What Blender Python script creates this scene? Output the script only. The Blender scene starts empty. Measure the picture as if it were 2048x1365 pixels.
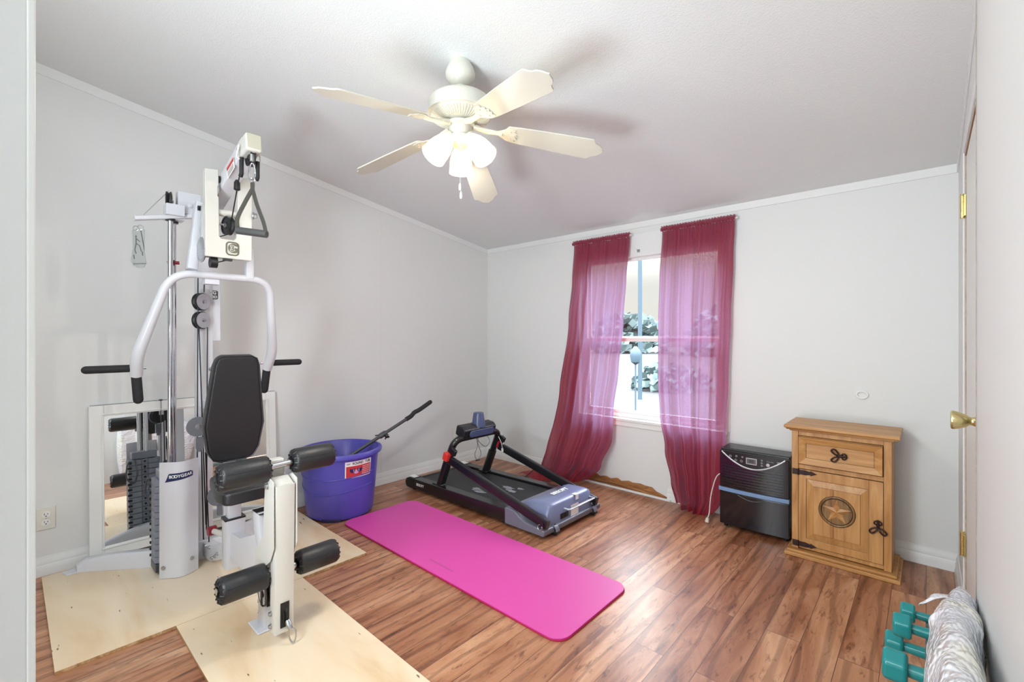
import bpy, bmesh, math, random
from mathutils import Vector, Matrix, noise
random.seed(7)
PI = math.pi
V = Vector
scene = bpy.context.scene
COL = scene.collection

# ------------------------------------------------------------------ camera geometry (room: x along window wall, y along left wall, z up)
CAM = (3.380, -3.343, 1.23)
YAW = math.radians(42.25)
FWD = (-math.sin(YAW), math.cos(YAW)); RGT = (math.cos(YAW), math.sin(YAW))
def px(u, v, **k):
    """a world point on a known plane (x=, y=, z=) or at a known distance d"""
    a = (u - 1024) / 915; b = (675 - v) / 915
    d = (FWD[0] + a*RGT[0], FWD[1] + a*RGT[1], b)
    ax, val = list(k.items())[0]
    if ax == 'd': t = val
    else:
        i = 'xyz'.index(ax); t = (val - CAM[i]) / d[i]
    return V((CAM[0] + t*d[0], CAM[1] + t*d[1], CAM[2] + t*d[2]))
def ceil_z(y): return 2.138 - 0.154*y

# ------------------------------------------------------------------ materials
def lin(c):
    r = []
    for x in c:
        x = x/255.0
        r.append(x/12.92 if x <= 0.04045 else ((x+0.055)/1.055)**2.4)
    return (r[0], r[1], r[2], 1.0)
MATS = {}
def newmat(name):
    m = bpy.data.materials.new(name); m.use_nodes = True
    nt = m.node_tree; nt.nodes.clear()
    out = nt.nodes.new('ShaderNodeOutputMaterial')
    return m, nt, out
def N(nt, t, **kw):
    n = nt.nodes.new(t)
    for k, v in kw.items():
        if k in n.inputs: n.inputs[k].default_value = v
        else: setattr(n, k, v)
    return n
def L(nt, a, b): nt.links.new(a, b)
def mat(name, color, rough=0.5, metal=0.0, var=0.06, nscale=6.0, bump=0.0, bscale=60.0, coat=0.0, spec=0.5, emit=None, es=0.0):
    if name in MATS: return MATS[name]
    m, nt, out = newmat(name)
    p = N(nt, 'ShaderNodeBsdfPrincipled')
    p.inputs['Roughness'].default_value = rough
    p.inputs['Metallic'].default_value = metal
    p.inputs['Coat Weight'].default_value = coat
    p.inputs['Specular IOR Level'].default_value = spec
    tc = N(nt, 'ShaderNodeTexCoord')
    nz = N(nt, 'ShaderNodeTexNoise'); nz.inputs['Scale'].default_value = nscale; nz.inputs['Detail'].default_value = 4
    L(nt, tc.outputs['Object'], nz.inputs['Vector'])
    mix = N(nt, 'ShaderNodeMix', data_type='RGBA')
    c = lin(color)
    mix.inputs['A'].default_value = (c[0]*(1-var), c[1]*(1-var), c[2]*(1-var), 1)
    mix.inputs['B'].default_value = (min(1, c[0]*(1+var)), min(1, c[1]*(1+var)), min(1, c[2]*(1+var)), 1)
    L(nt, nz.outputs['Fac'], mix.inputs['Factor']); L(nt, mix.outputs['Result'], p.inputs['Base Color'])
    if bump > 0:
        n2 = N(nt, 'ShaderNodeTexNoise'); n2.inputs['Scale'].default_value = bscale; n2.inputs['Detail'].default_value = 3
        L(nt, tc.outputs['Object'], n2.inputs['Vector'])
        b = N(nt, 'ShaderNodeBump'); b.inputs['Strength'].default_value = bump; b.inputs['Distance'].default_value = 0.01
        L(nt, n2.outputs['Fac'], b.inputs['Height']); L(nt, b.outputs['Normal'], p.inputs['Normal'])
    if emit:
        p.inputs['Emission Color'].default_value = lin(emit); p.inputs['Emission Strength'].default_value = es
    L(nt, p.outputs['BSDF'], out.inputs['Surface'])
    MATS[name] = m
    return m

def ramp(nt, stops, interp='LINEAR'):
    r = N(nt, 'ShaderNodeValToRGB'); cr = r.color_ramp; cr.interpolation = interp
    while len(cr.elements) < len(stops): cr.elements.new(0.5)
    for e, (p, c) in zip(cr.elements, stops):
        e.position = p; e.color = lin(c) if len(c) == 3 else c
    return r

def mat_floor():
    m, nt, out = newmat('laminate_floor')
    p = N(nt, 'ShaderNodeBsdfPrincipled')
    tc = N(nt, 'ShaderNodeTexCoord')
    sep = N(nt, 'ShaderNodeSeparateXYZ'); L(nt, tc.outputs['Object'], sep.inputs[0])
    com = N(nt, 'ShaderNodeCombineXYZ'); L(nt, sep.outputs['Y'], com.inputs['X']); L(nt, sep.outputs['X'], com.inputs['Y'])
    br = N(nt, 'ShaderNodeTexBrick'); br.offset = 0.37; br.offset_frequency = 2
    br.inputs['Color1'].default_value = (0, 0, 0, 1); br.inputs['Color2'].default_value = (1, 1, 1, 1); br.inputs['Mortar'].default_value = (0.5, 0.5, 0.5, 1)
    br.inputs['Scale'].default_value = 1.0; br.inputs['Mortar Size'].default_value = 0.0012; br.inputs['Mortar Smooth'].default_value = 0.2
    br.inputs['Brick Width'].default_value = 1.2; br.inputs['Row Height'].default_value = 0.125
    L(nt, com.outputs[0], br.inputs['Vector'])
    # per-plank random offset
    sc = N(nt, 'ShaderNodeVectorMath', operation='SCALE'); sc.inputs['Scale'].default_value = 9.0
    L(nt, br.outputs['Color'], sc.inputs[0])
    st = N(nt, 'ShaderNodeMapping'); st.inputs['Scale'].default_value = (5.0, 1.0, 1.0)
    L(nt, tc.outputs['Object'], st.inputs['Vector'])
    ad = N(nt, 'ShaderNodeVectorMath', operation='ADD'); L(nt, st.outputs[0], ad.inputs[0]); L(nt, sc.outputs[0], ad.inputs[1])
    n1 = N(nt, 'ShaderNodeTexNoise'); n1.inputs['Scale'].default_value = 1.3; n1.inputs['Detail'].default_value = 5; n1.inputs['Roughness'].default_value = 0.6; n1.inputs['Distortion'].default_value = 1.2
    L(nt, ad.outputs[0], n1.inputs['Vector'])
    n2 = N(nt, 'ShaderNodeTexNoise'); n2.inputs['Scale'].default_value = 9.0; n2.inputs['Detail'].default_value = 6; n2.inputs['Roughness'].default_value = 0.7; n2.inputs['Distortion'].default_value = 0.6
    L(nt, ad.outputs[0], n2.inputs['Vector'])
    w = N(nt, 'ShaderNodeTexWave', wave_type='BANDS', bands_direction='X'); w.inputs['Scale'].default_value = 0.85; w.inputs['Distortion'].default_value = 11.0; w.inputs['Detail'].default_value = 3.0; w.inputs['Detail Scale'].default_value = 0.7
    L(nt, ad.outputs[0], w.inputs['Vector'])
    r1 = ramp(nt, [(0.28, (126, 80, 50)), (0.42, (172, 119, 86)), (0.56, (196, 147, 112)), (0.74, (218, 176, 142))])
    L(nt, n1.outputs['Fac'], r1.inputs[0])
    r2 = ramp(nt, [(0.0, (86, 52, 36)), (0.09, (150, 112, 90)), (0.2, (255, 255, 255))])
    L(nt, w.outputs['Fac'], r2.inputs[0])
    mx = N(nt, 'ShaderNodeMix', data_type='RGBA', blend_type='MULTIPLY'); mx.inputs['Factor'].default_value = 0.36
    L(nt, r1.outputs[0], mx.inputs['A']); L(nt, r2.outputs[0], mx.inputs['B'])
    r3 = ramp(nt, [(0.34, (120, 84, 66)), (0.46, (255, 255, 255)), (1, (255, 255, 255))])
    L(nt, n2.outputs['Fac'], r3.inputs[0])
    mx2 = N(nt, 'ShaderNodeMix', data_type='RGBA', blend_type='MULTIPLY'); mx2.inputs['Factor'].default_value = 0.65
    L(nt, mx.outputs['Result'], mx2.inputs['A']); L(nt, r3.outputs[0], mx2.inputs['B'])
    # plank tone
    r4 = ramp(nt, [(0, (214, 196, 188)), (1, (255, 250, 246))]); L(nt, br.outputs['Color'], r4.inputs[0])
    mx3 = N(nt, 'ShaderNodeMix', data_type='RGBA', blend_type='MULTIPLY'); mx3.inputs['Factor'].default_value = 1.0
    L(nt, mx2.outputs['Result'], mx3.inputs['A']); L(nt, r4.outputs[0], mx3.inputs['B'])
    mo = N(nt, 'ShaderNodeMix', data_type='RGBA'); mo.inputs['B'].default_value = lin((88, 58, 44))
    L(nt, br.outputs['Fac'], mo.inputs['Factor']); L(nt, mx3.outputs['Result'], mo.inputs['A'])
    L(nt, mo.outputs['Result'], p.inputs['Base Color'])
    p.inputs['Roughness'].default_value = 0.33; p.inputs['Specular IOR Level'].default_value = 0.5
    b = N(nt, 'ShaderNodeBump'); b.inputs['Strength'].default_value = 0.12; b.inputs['Distance'].default_value = 0.004
    L(nt, n2.outputs['Fac'], b.inputs['Height']); L(nt, b.outputs['Normal'], p.inputs['Normal'])
    L(nt, p.outputs['BSDF'], out.inputs['Surface'])
    return m

def mat_wood(name, stops, axis='Z', scale=1.0, rough=0.42):
    if name in MATS: return MATS[name]
    m, nt, out = newmat(name)
    p = N(nt, 'ShaderNodeBsdfPrincipled')
    tc = N(nt, 'ShaderNodeTexCoord')
    mp = N(nt, 'ShaderNodeMapping')
    s = {'X': (1.2, 14, 14), 'Y': (14, 1.2, 14), 'Z': (14, 14, 1.2)}[axis]
    mp.inputs['Scale'].default_value = tuple(a*scale for a in s)
    L(nt, tc.outputs['Object'], mp.inputs['Vector'])
    n1 = N(nt, 'ShaderNodeTexNoise'); n1.inputs['Scale'].default_value = 1.6; n1.inputs['Detail'].default_value = 6; n1.inputs['Roughness'].default_value = 0.62; n1.inputs['Distortion'].default_value = 0.9
    L(nt, mp.outputs[0], n1.inputs['Vector'])
    r = ramp(nt, stops); L(nt, n1.outputs['Fac'], r.inputs[0])
    # knots and dark mineral streaks
    vo = N(nt, 'ShaderNodeTexVoronoi'); vo.inputs['Scale'].default_value = 0.55*scale
    L(nt, mp.outputs[0], vo.inputs['Vector'])
    rk = ramp(nt, [(0.0, (96, 58, 30)), (0.09, (150, 104, 66)), (0.17, (255, 255, 255))]); L(nt, vo.outputs['Distance'], rk.inputs[0])
    mx = N(nt, 'ShaderNodeMix', data_type='RGBA', blend_type='MULTIPLY'); mx.inputs['Factor'].default_value = 0.55
    L(nt, r.outputs[0], mx.inputs['A']); L(nt, rk.outputs[0], mx.inputs['B'])
    L(nt, mx.outputs['Result'], p.inputs['Base Color'])
    p.inputs['Roughness'].default_value = rough
    b = N(nt, 'ShaderNodeBump'); b.inputs['Strength'].default_value = 0.15; b.inputs['Distance'].default_value = 0.003
    L(nt, n1.outputs['Fac'], b.inputs['Height']); L(nt, b.outputs['Normal'], p.inputs['Normal'])
    L(nt, p.outputs['BSDF'], out.inputs['Surface'])
    MATS[name] = m
    return m
PINE = [(0.25, (146, 94, 46)), (0.42, (178, 126, 70)), (0.58, (196, 146, 88)), (0.78, (214, 170, 114))]
pine_z = mat_wood('pine_upright', PINE, 'Z'); pine_x = mat_wood('pine_across', PINE, 'X')
pine_carve = mat_wood('pine_carved', [(0.3, (92, 62, 32)), (0.5, (130, 96, 54)), (0.75, (164, 126, 78))], 'Z', 3.0)

def mat_plywood():
    m, nt, out = newmat('plywood')
    p = N(nt, 'ShaderNodeBsdfPrincipled'); p.inputs['Roughness'].default_value = 0.55
    tc = N(nt, 'ShaderNodeTexCoord')
    mp = N(nt, 'ShaderNodeMapping'); mp.inputs['Scale'].default_value = (1.0, 4.0, 1.0); L(nt, tc.outputs['Object'], mp.inputs['Vector'])
    n1 = N(nt, 'ShaderNodeTexNoise'); n1.inputs['Scale'].default_value = 1.2; n1.inputs['Detail'].default_value = 4; n1.inputs['Distortion'].default_value = 0.5
    L(nt, mp.outputs[0], n1.inputs['Vector'])
    r = ramp(nt, [(0.30, (212, 180, 138)), (0.43, (226, 202, 168)), (0.56, (231, 212, 184)), (0.75, (236, 220, 196))]); L(nt, n1.outputs['Fac'], r.inputs[0])
    n2 = N(nt, 'ShaderNodeTexNoise'); n2.inputs['Scale'].default_value = 11; n2.inputs['Detail'].default_value = 2; L(nt, mp.outputs[0], n2.inputs['Vector'])
    r2 = ramp(nt, [(0.255, (110, 78, 50)), (0.285, (255, 255, 255)), (1, (255, 255, 255))]); L(nt, n2.outputs['Fac'], r2.inputs[0])
    mx = N(nt, 'ShaderNodeMix', data_type='RGBA', blend_type='MULTIPLY'); mx.inputs['Factor'].default_value = 0.9
    L(nt, r.outputs[0], mx.inputs['A']); L(nt, r2.outputs[0], mx.inputs['B'])
    L(nt, mx.outputs['Result'], p.inputs['Base Color'])
    L(nt, p.outputs['BSDF'], out.inputs['Surface'])
    return m

def mat_curtain():
    m, nt, out = newmat('burgundy_voile')
    tc = N(nt, 'ShaderNodeTexCoord')
    nz = N(nt, 'ShaderNodeTexNoise'); nz.inputs['Scale'].default_value = 260; nz.inputs['Detail'].default_value = 2
    L(nt, tc.outputs['Object'], nz.inputs['Vector'])
    w1 = N(nt, 'ShaderNodeTexWave', wave_type='BANDS', bands_direction='Z'); w1.inputs['Scale'].default_value = 90; w1.inputs['Distortion'].default_value = 2
    L(nt, tc.outputs['Object'], w1.inputs['Vector'])
    p = N(nt, 'ShaderNodeBsdfPrincipled'); p.inputs['Base Color'].default_value = lin((142, 8, 26)); p.inputs['Roughness'].default_value = 0.5
    p.inputs['Specular IOR Level'].default_value = 0.25
    bp = N(nt, 'ShaderNodeBump'); bp.inputs['Strength'].default_value = 0.15; bp.inputs['Distance'].default_value = 0.002
    L(nt, w1.outputs['Fac'], bp.inputs['Height']); L(nt, bp.outputs['Normal'], p.inputs['Normal'])
    tr = N(nt, 'ShaderNodeBsdfTranslucent'); tr.inputs['Color'].default_value = lin((206, 190, 240))
    tp = N(nt, 'ShaderNodeBsdfTransparent'); tp.inputs['Color'].default_value = (0.97, 0.93, 1.0, 1)
    m1 = N(nt, 'ShaderNodeMixShader'); m1.inputs[0].default_value = 0.15
    L(nt, p.outputs[0], m1.inputs[1]); L(nt, tr.outputs[0], m1.inputs[2])
    rr = N(nt, 'ShaderNodeMapRange'); rr.inputs['From Min'].default_value = 0.38; rr.inputs['From Max'].default_value = 0.62; rr.inputs['To Min'].default_value = 0.0; rr.inputs['To Max'].default_value = 0.25
    L(nt, nz.outputs['Fac'], rr.inputs['Value'])
    m2 = N(nt, 'ShaderNodeMixShader'); L(nt, rr.outputs[0], m2.inputs[0]); L(nt, m1.outputs[0], m2.inputs[1]); L(nt, tp.outputs[0], m2.inputs[2])
    L(nt, m2.outputs[0], out.inputs['Surface'])
    return m

def mat_glass():
    m, nt, out = newmat('window_glass')
    g = N(nt, 'ShaderNodeBsdfGlossy'); g.inputs['Roughness'].default_value = 0.02
    t = N(nt, 'ShaderNodeBsdfTransparent'); t.inputs['Color'].default_value = (0.96, 0.98, 0.98, 1)
    mx = N(nt, 'ShaderNodeMixShader'); mx.inputs[0].default_value = 0.02
    L(nt, t.outputs[0], mx.inputs[1]); L(nt, g.outputs[0], mx.inputs[2]); L(nt, mx.outputs[0], out.inputs['Surface'])
    return m
def mat_mirror():
    m, nt, out = newmat('mirror_glass')
    g = N(nt, 'ShaderNodeBsdfGlossy'); g.inputs['Roughness'].default_value = 0.0; g.inputs['Color'].default_value = (0.86, 0.88, 0.88, 1)
    L(nt, g.outputs[0], out.inputs['Surface'])
    return m
def mat_shade():
    m, nt, out = newmat('lit_frosted_glass')
    e = N(nt, 'ShaderNodeEmission'); e.inputs['Color'].default_value = lin((255, 249, 232)); e.inputs['Strength'].default_value = 0.5
    tc = N(nt, 'ShaderNodeTexCoord'); sp = N(nt, 'ShaderNodeSeparateXYZ'); L(nt, tc.outputs['Generated'], sp.inputs[0])
    d = N(nt, 'ShaderNodeBsdfPrincipled'); d.inputs['Base Color'].default_value = lin((250, 244, 220)); d.inputs['Roughness'].default_value = 0.25
    t = N(nt, 'ShaderNodeBsdfTranslucent'); t.inputs['Color'].default_value = lin((255, 246, 220))
    m1 = N(nt, 'ShaderNodeMixShader'); m1.inputs[0].default_value = 0.5
    L(nt, d.outputs[0], m1.inputs[1]); L(nt, t.outputs[0], m1.inputs[2])
    a = N(nt, 'ShaderNodeAddShader'); L(nt, m1.outputs[0], a.inputs[0]); L(nt, e.outputs[0], a.inputs[1])
    L(nt, a.outputs[0], out.inputs['Surface'])
    return m, e
def mat_bubble():
    m, nt, out = newmat('bubble_wrap')
    tc = N(nt, 'ShaderNodeTexCoord')
    p = N(nt, 'ShaderNodeBsdfPrincipled'); p.inputs['Base Color'].default_value = lin((232, 234, 238)); p.inputs['Roughness'].default_value = 0.12
    p.inputs['Subsurface Weight'].default_value = 0.0
    mpb = N(nt, 'ShaderNodeMapping'); mpb.inputs['Scale'].default_value = (1.0, 0.42, 0.8); L(nt, tc.outputs['Object'], mpb.inputs['Vector'])
    vo = N(nt, 'ShaderNodeTexVoronoi', feature='SMOOTH_F1'); vo.inputs['Scale'].default_value = 120; L(nt, mpb.outputs[0], vo.inputs['Vector'])
    nz = N(nt, 'ShaderNodeTexNoise'); nz.inputs['Scale'].default_value = 30; nz.inputs['Detail'].default_value = 2; L(nt, mpb.outputs[0], nz.inputs['Vector'])
    ad = N(nt, 'ShaderNodeMath', operation='SUBTRACT'); L(nt, nz.outputs['Fac'], ad.inputs[0]); L(nt, vo.outputs['Distance'], ad.inputs[1])
    b = N(nt, 'ShaderNodeBump'); b.inputs['Strength'].default_value = 0.8; b.inputs['Distance'].default_value = 0.010
    L(nt, ad.outputs[0], b.inputs['Height']); L(nt, b.outputs['Normal'], p.inputs['Normal'])
    n3 = N(nt, 'ShaderNodeTexNoise'); n3.inputs['Scale'].default_value = 5; L(nt, tc.outputs['Object'], n3.inputs['Vector'])
    r = ramp(nt, [(0.35, (228, 232, 242)), (0.60, (240, 241, 243)), (0.75, (238, 236, 214))]); L(nt, n3.outputs['Fac'], r.inputs[0])
    L(nt, r.outputs[0], p.inputs['Base Color'])
    L(nt, p.outputs[0], out.inputs['Surface'])
    return m

M_wall = mat('wall_paint', (224, 225, 223), 0.55, var=0.012, nscale=1.2, bump=0.04, bscale=120)
M_ceil = mat('ceiling_texture', (226, 228, 227), 0.75, var=0.012, nscale=2, bump=0.22, bscale=170)
M_trim = mat('trim_paint', (230, 231, 229), 0.38, var=0.02, nscale=4)
M_door = mat('door_paint', (228, 227, 221), 0.4, var=0.015, nscale=2)
M_floor = mat_floor()
M_ply = mat_plywood()
M_plyedge = mat_wood('plywood_edge', [(0.3, (140, 100, 62)), (0.5, (186, 148, 104)), (0.7, (220, 190, 150))], 'X', 1.5)
M_curtain = mat_curtain()
M_glass = mat_glass()
M_mirror = mat_mirror()
M_shade, E_shade = mat_shade()
M_bubble = mat_bubble()
M_fan = mat('fan_enamel', (210, 208, 196), 0.35, var=0.01)
M_blade = mat('fan_blade', (208, 206, 192), 0.42, var=0.015, nscale=3)
M_gym = mat('white_powder_coat', (216, 217, 222), 0.33, var=0.02, nscale=5, bump=0.03, bscale=200, coat=0.2)
M_gymc = mat('cream_powder_coat', (212, 210, 202), 0.35, var=0.02, nscale=5, bump=0.03, bscale=200, coat=0.2)
M_vinyl = mat('black_vinyl', (38, 38, 40), 0.38, var=0.1, bump=0.12, bscale=220)
M_foam = mat('black_foam', (34, 34, 35), 0.7, var=0.1, bump=0.2, bscale=300)
M_black = mat('black_plastic', (26, 26, 28), 0.4, var=0.1)
M_blackm = mat('black_steel', (24, 23, 25), 0.3, var=0.08, coat=0.3)
M_belt = mat('running_belt', (34, 34, 36), 0.55, var=0.15, bump=0.1, bscale=400)
M_cable = mat('black_cable', (22, 22, 24), 0.35)
M_chrome = mat('chrome', (214, 216, 220), 0.12, 1.0, var=0.02)
M_steel = mat('zinc_steel', (186, 188, 190), 0.28, 1.0, var=0.05)
M_brass = mat('brass', (222, 208, 150), 0.2, 1.0, var=0.05)
M_grey = mat('grey_plastic', (108, 110, 116), 0.42, var=0.05)
M_plate = mat('weight_plate_grey', (126, 132, 144), 0.4, var=0.06)
M_dkgrey = mat('dark_grey_metal', (92, 94, 98), 0.4, 0.6, var=0.1)
M_bin = mat('purple_plastic', (84, 78, 176), 0.32, var=0.05, nscale=3)
M_pink = mat('pink_foam', (212, 72, 160), 0.5, var=0.05, nscale=2, bump=0.05, bscale=300)
M_crim = mat('crimson_foam', (176, 16, 70), 0.55, var=0.05)
M_tread = mat('blue_grey_shell', (118, 126, 158), 0.3, var=0.03)
M_tread2 = mat('grey_shell', (112, 112, 126), 0.35, var=0.03)
M_red = mat('red_plastic', (222, 58, 50), 0.35)
M_dkred = mat('dark_red_plastic', (130, 30, 40), 0.35)
M_dehum = mat('gloss_black_blue', (10, 12, 22), 0.14, var=0.1, coat=0.5)
M_dehumf = mat('satin_black', (20, 19, 22), 0.3, var=0.1)
M_band = mat('blue_band', (120, 148, 186), 0.3, var=0.03)
M_silver = mat('silver_plastic', (190, 192, 196), 0.25, 0.6)
M_teal = mat('teal_vinyl', (22, 138, 138), 0.28, var=0.05, coat=0.3)
M_slate = mat('slate_plastic', (112, 132, 132), 0.4, var=0.05)
M_iron = mat('dark_iron', (52, 34, 34), 0.45, 0.5, var=0.2, bump=0.3, bscale=80)
M_white = mat('white_plastic', (236, 236, 232), 0.35, var=0.01)
M_ivory = mat('ivory_plastic', (224, 222, 212), 0.35, var=0.01)
M_dark = mat('dark_slot', (26, 24, 22), 0.6)
M_lbl_w = mat('label_white', (236, 234, 232), 0.5, var=0.02)
M_lbl_r = mat('label_red', (196, 54, 58), 0.5, var=0.15, nscale=40)
M_lbl_b = mat('label_navy', (26, 40, 84), 0.4)
M_lbl_g = mat('label_olive', (104, 102, 84), 0.5)
M_rawwood = mat_wood('raw_splintered_wood', [(0.3, (110, 72, 40)), (0.5, (158, 106, 60)), (0.7, (198, 144, 90))], 'X', 2.0, 0.8)
M_jambwood = mat_wood('bare_jamb_wood', [(0.3, (132, 94, 60)), (0.5, (170, 128, 88)), (0.7, (196, 156, 116))], 'Y', 1.0, 0.7)
M_card = mat('placard_card', (150, 153, 150), 0.4, var=0.03)
M_strap = mat('nylon_strap', (62, 60, 54), 0.7, var=0.1, bump=0.2, bscale=300)
M_clear = mat('cloudy_plastic', (206, 208, 206), 0.2, var=0.1, nscale=30)
M_cone = mat('indigo_plastic', (72, 82, 118), 0.3, var=0.05)
M_grass = mat('dry_ground', (50, 48, 45), 0.9, var=0.15, nscale=0.5)
M_leaf = mat('hazy_leaves', (92, 108, 106), 0.9, var=0.12, nscale=2)
M_post = mat('weathered_blue_pole', (60, 78, 88), 0.6)
M_cord = mat('beige_cord', (214, 206, 194), 0.4)

# ------------------------------------------------------------------ mesh building
class B:
    def __init__(s): s.bm = bmesh.new()
    def faces(s, vs, fs):
        v = [s.bm.verts.new(p) for p in vs]
        for f in fs:
            try: s.bm.faces.new([v[i] for i in f])
            except ValueError: pass
        return s
    def box(s, c, d, R=None):
        c = V(c); h = V(d)/2
        vs = []
        for x in (-1, 1):
            for y in (-1, 1):
                for z in (-1, 1):
                    q = V((x*h.x, y*h.y, z*h.z))
                    if R is not None: q = R @ q
                    vs.append(c+q)
        return s.faces(vs, [(0, 1, 3, 2), (4, 6, 7, 5), (0, 4, 5, 1), (2, 3, 7, 6), (0, 2, 6, 4), (1, 5, 7, 3)])
    def bb(s, lo, hi):
        lo = V(lo); hi = V(hi); return s.box((lo+hi)/2, hi-lo)
    def prism(s, poly, vec):
        """poly: list of 3D points (planar), extruded by vec"""
        n = len(poly); vec = V(vec)
        vs = [V(p) for p in poly] + [V(p)+vec for p in poly]
        fs = [tuple(range(n-1, -1, -1)), tuple(range(n, 2*n))] + [(i, (i+1) % n, n+(i+1) % n, n+i) for i in range(n)]
        return s.faces(vs, fs)
    def tube(s, pts, r, seg=12, closed=False, sec=None, up=None, cap=True):
        """sweep a circle radius r (number or list) or a section (list of 2D points) along pts"""
        pts = [V(p) for p in pts]; n = len(pts)
        if sec is None: ring = [(math.cos(2*PI*i/seg), math.sin(2*PI*i/seg)) for i in range(seg)]
        else: ring = sec
        m = len(ring)
        rs = r if isinstance(r, (list, tuple)) else [r]*n
        tans = []
        for i in range(n):
            a = pts[(i-1) % n] if (closed or i > 0) else pts[i]
            b = pts[(i+1) % n] if (closed or i < n-1) else pts[i]
            t0 = (pts[i]-a); t1 = (b-pts[i])
            t0 = t0.normalized() if t0.length > 1e-9 else V((0, 0, 0)); t1 = t1.normalized() if t1.length > 1e-9 else V((0, 0, 0))
            tans.append((t0+t1).normalized())
        u = V(up) if up is not None else (V((0, 0, 1)) if abs(tans[0].z) < 0.9 else V((1, 0, 0)))
        vs = []; 
        for i in range(n):
            t = tans[i]
            u = (u - t*u.dot(t))
            if u.length < 1e-6: u = t.orthogonal()
            u.normalize(); w = t.cross(u)
            k = 1.0
            if 0 < i < n-1 or closed:
                a = (pts[i]-pts[(i-1) % n]).normalized(); k = 1/max(0.5, a.dot(t))
            if sec is not None: vs += [pts[i] + u*q[1]*rs[i] + w*q[0]*rs[i] for q in ring]
            else: vs += [pts[i] + (u*q[1] + w*q[0])*rs[i] for q in ring]
            if up is not None: u = V(up)
        fs = []
        for i in range(n if closed else n-1):
            for j in range(m):
                a = i*m+j; b = i*m+(j+1) % m; c = ((i+1) % n)*m+(j+1) % m; d = ((i+1) % n)*m+j
                fs.append((a, b, c, d))
        if not closed and cap:
            fs.append(tuple(range(m-1, -1, -1))); fs.append(tuple(range((n-1)*m, n*m)))
        return s.faces(vs, fs)
    def cyl(s, a, b, r, seg=24): return s.tube([a, b], r, seg)
    def lathe(s, prof, M=None, seg=32, close=True):
        """prof: list of (r, z)"""
        M = M or Matrix.Identity(4)
        vs = []; fs = []; n = len(prof)
        for (r, z) in prof:
            for j in range(seg):
                a = 2*PI*j/seg; vs.append(M @ V((r*math.cos(a), r*math.sin(a), z)))
        for i in range(n-1):
            for j in range(seg):
                k = (j+1) % seg
                fs.append((i*seg+j, i*seg+k, (i+1)*seg+k, (i+1)*seg+j))
        if close:
            fs.append(tuple(range(seg-1, -1, -1))); fs.append(tuple(range((n-1)*seg, n*seg)))
        return s.faces(vs, fs)
    def ball(s, c, r, sc=(1, 1, 1), seg=16):
        prof = []
        k = seg//2
        for i in range(k+1):
            a = -PI/2 + PI*i/k; prof.append((max(1e-4, r*math.cos(a)), r*math.sin(a)))
        return s.lathe(prof, Matrix.Translation(V(c)) @ Matrix.Diagonal((sc[0], sc[1], sc[2], 1)), seg)
    def grid(s, P):
        n = len(P); m = len(P[0])
        vs = [p for row in P for p in row]
        fs = [(i*m+j, i*m+j+1, (i+1)*m+j+1, (i+1)*m+j) for i in range(n-1) for j in range(m-1)]
        return s.faces(vs, fs)

def rrect(w, h, r, k=4):
    """rounded rectangle section, centred"""
    pts = []
    for cx, cy, a0 in ((w/2-r, h/2-r, 0), (-w/2+r, h/2-r, 90), (-w/2+r, -h/2+r, 180), (w/2-r, -h/2+r, 270)):
        for i in range(k+1):
            a = math.radians(a0 + 90*i/k); pts.append((cx+r*math.cos(a), cy+r*math.sin(a)))
    return pts
def fillet(pts, r, k=6):
    pts = [V(p) for p in pts]; out = [pts[0]]
    for i in range(1, len(pts)-1):
        a, b, c = pts[i-1], pts[i], pts[i+1]
        d0 = (a-b); d1 = (c-b); rr = min(r if not isinstance(r, (list, tuple)) else r[i-1], d0.length*0.49, d1.length*0.49)
        p0 = b+d0.normalized()*rr; p1 = b+d1.normalized()*rr
        for j in range(k+1):
            t = j/k; out.append(p0*(1-t)**2 + b*2*t*(1-t) + p1*t*t)
    out.append(pts[-1]); return out
def spline(pts, k=8):
    pts = [V(p) for p in pts]; P = [pts[0]] + pts + [pts[-1]]; out = []
    for i in range(1, len(P)-2):
        for j in range(k):
            t = j/k
            out.append(0.5*((2*P[i]) + (-P[i-1]+P[i+1])*t + (2*P[i-1]-5*P[i]+4*P[i+1]-P[i+2])*t*t + (-P[i-1]+3*P[i]-3*P[i+1]+P[i+2])*t**3))
    out.append(pts[-1]); return out

def obj(name, b, m, parent=None, bevel=0.0, smooth=35, subsurf=0, solid=0.0, bseg=2):
    bmesh.ops.recalc_face_normals(b.bm, faces=b.bm.faces)
    me = bpy.data.meshes.new(name); b.bm.to_mesh(me); b.bm.free()
    o = bpy.data.objects.new(name, me); COL.objects.link(o)
    ms = m if isinstance(m, (list, tuple)) else [m]
    for q in ms: me.materials.append(q)
    if smooth:
        me.shade_smooth(); me.set_sharp_from_angle(angle=math.radians(smooth))
    if solid:
        md = o.modifiers.new('solid', 'SOLIDIFY'); md.thickness = solid; md.offset = 0
    if bevel:
        md = o.modifiers.new('bevel', 'BEVEL'); md.width = bevel; md.segments = bseg; md.limit_method = 'ANGLE'; md.angle_limit = math.radians(40); md.harden_normals = True
    if subsurf:
        md = o.modifiers.new('sub', 'SUBSURF'); md.levels = subsurf; md.render_levels = subsurf
    if parent is not None:
        o.parent = parent
        if parent.type == 'EMPTY' and not parent.get('_local'):
            o.matrix_parent_inverse = Matrix.Translation(-parent.location)
    return o
def thing(name, label, cat, loc=(0, 0, 0), group=None, local=False):
    o = bpy.data.objects.new(name, None); COL.objects.link(o); o.location = loc
    o.empty_display_size = 0.05
    o['label'] = label; o['category'] = cat
    if group: o['group'] = group
    return o
def tag(o, label, cat, group=None):
    o['label'] = label; o['category'] = cat
    if group: o['group'] = group
    return o
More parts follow.
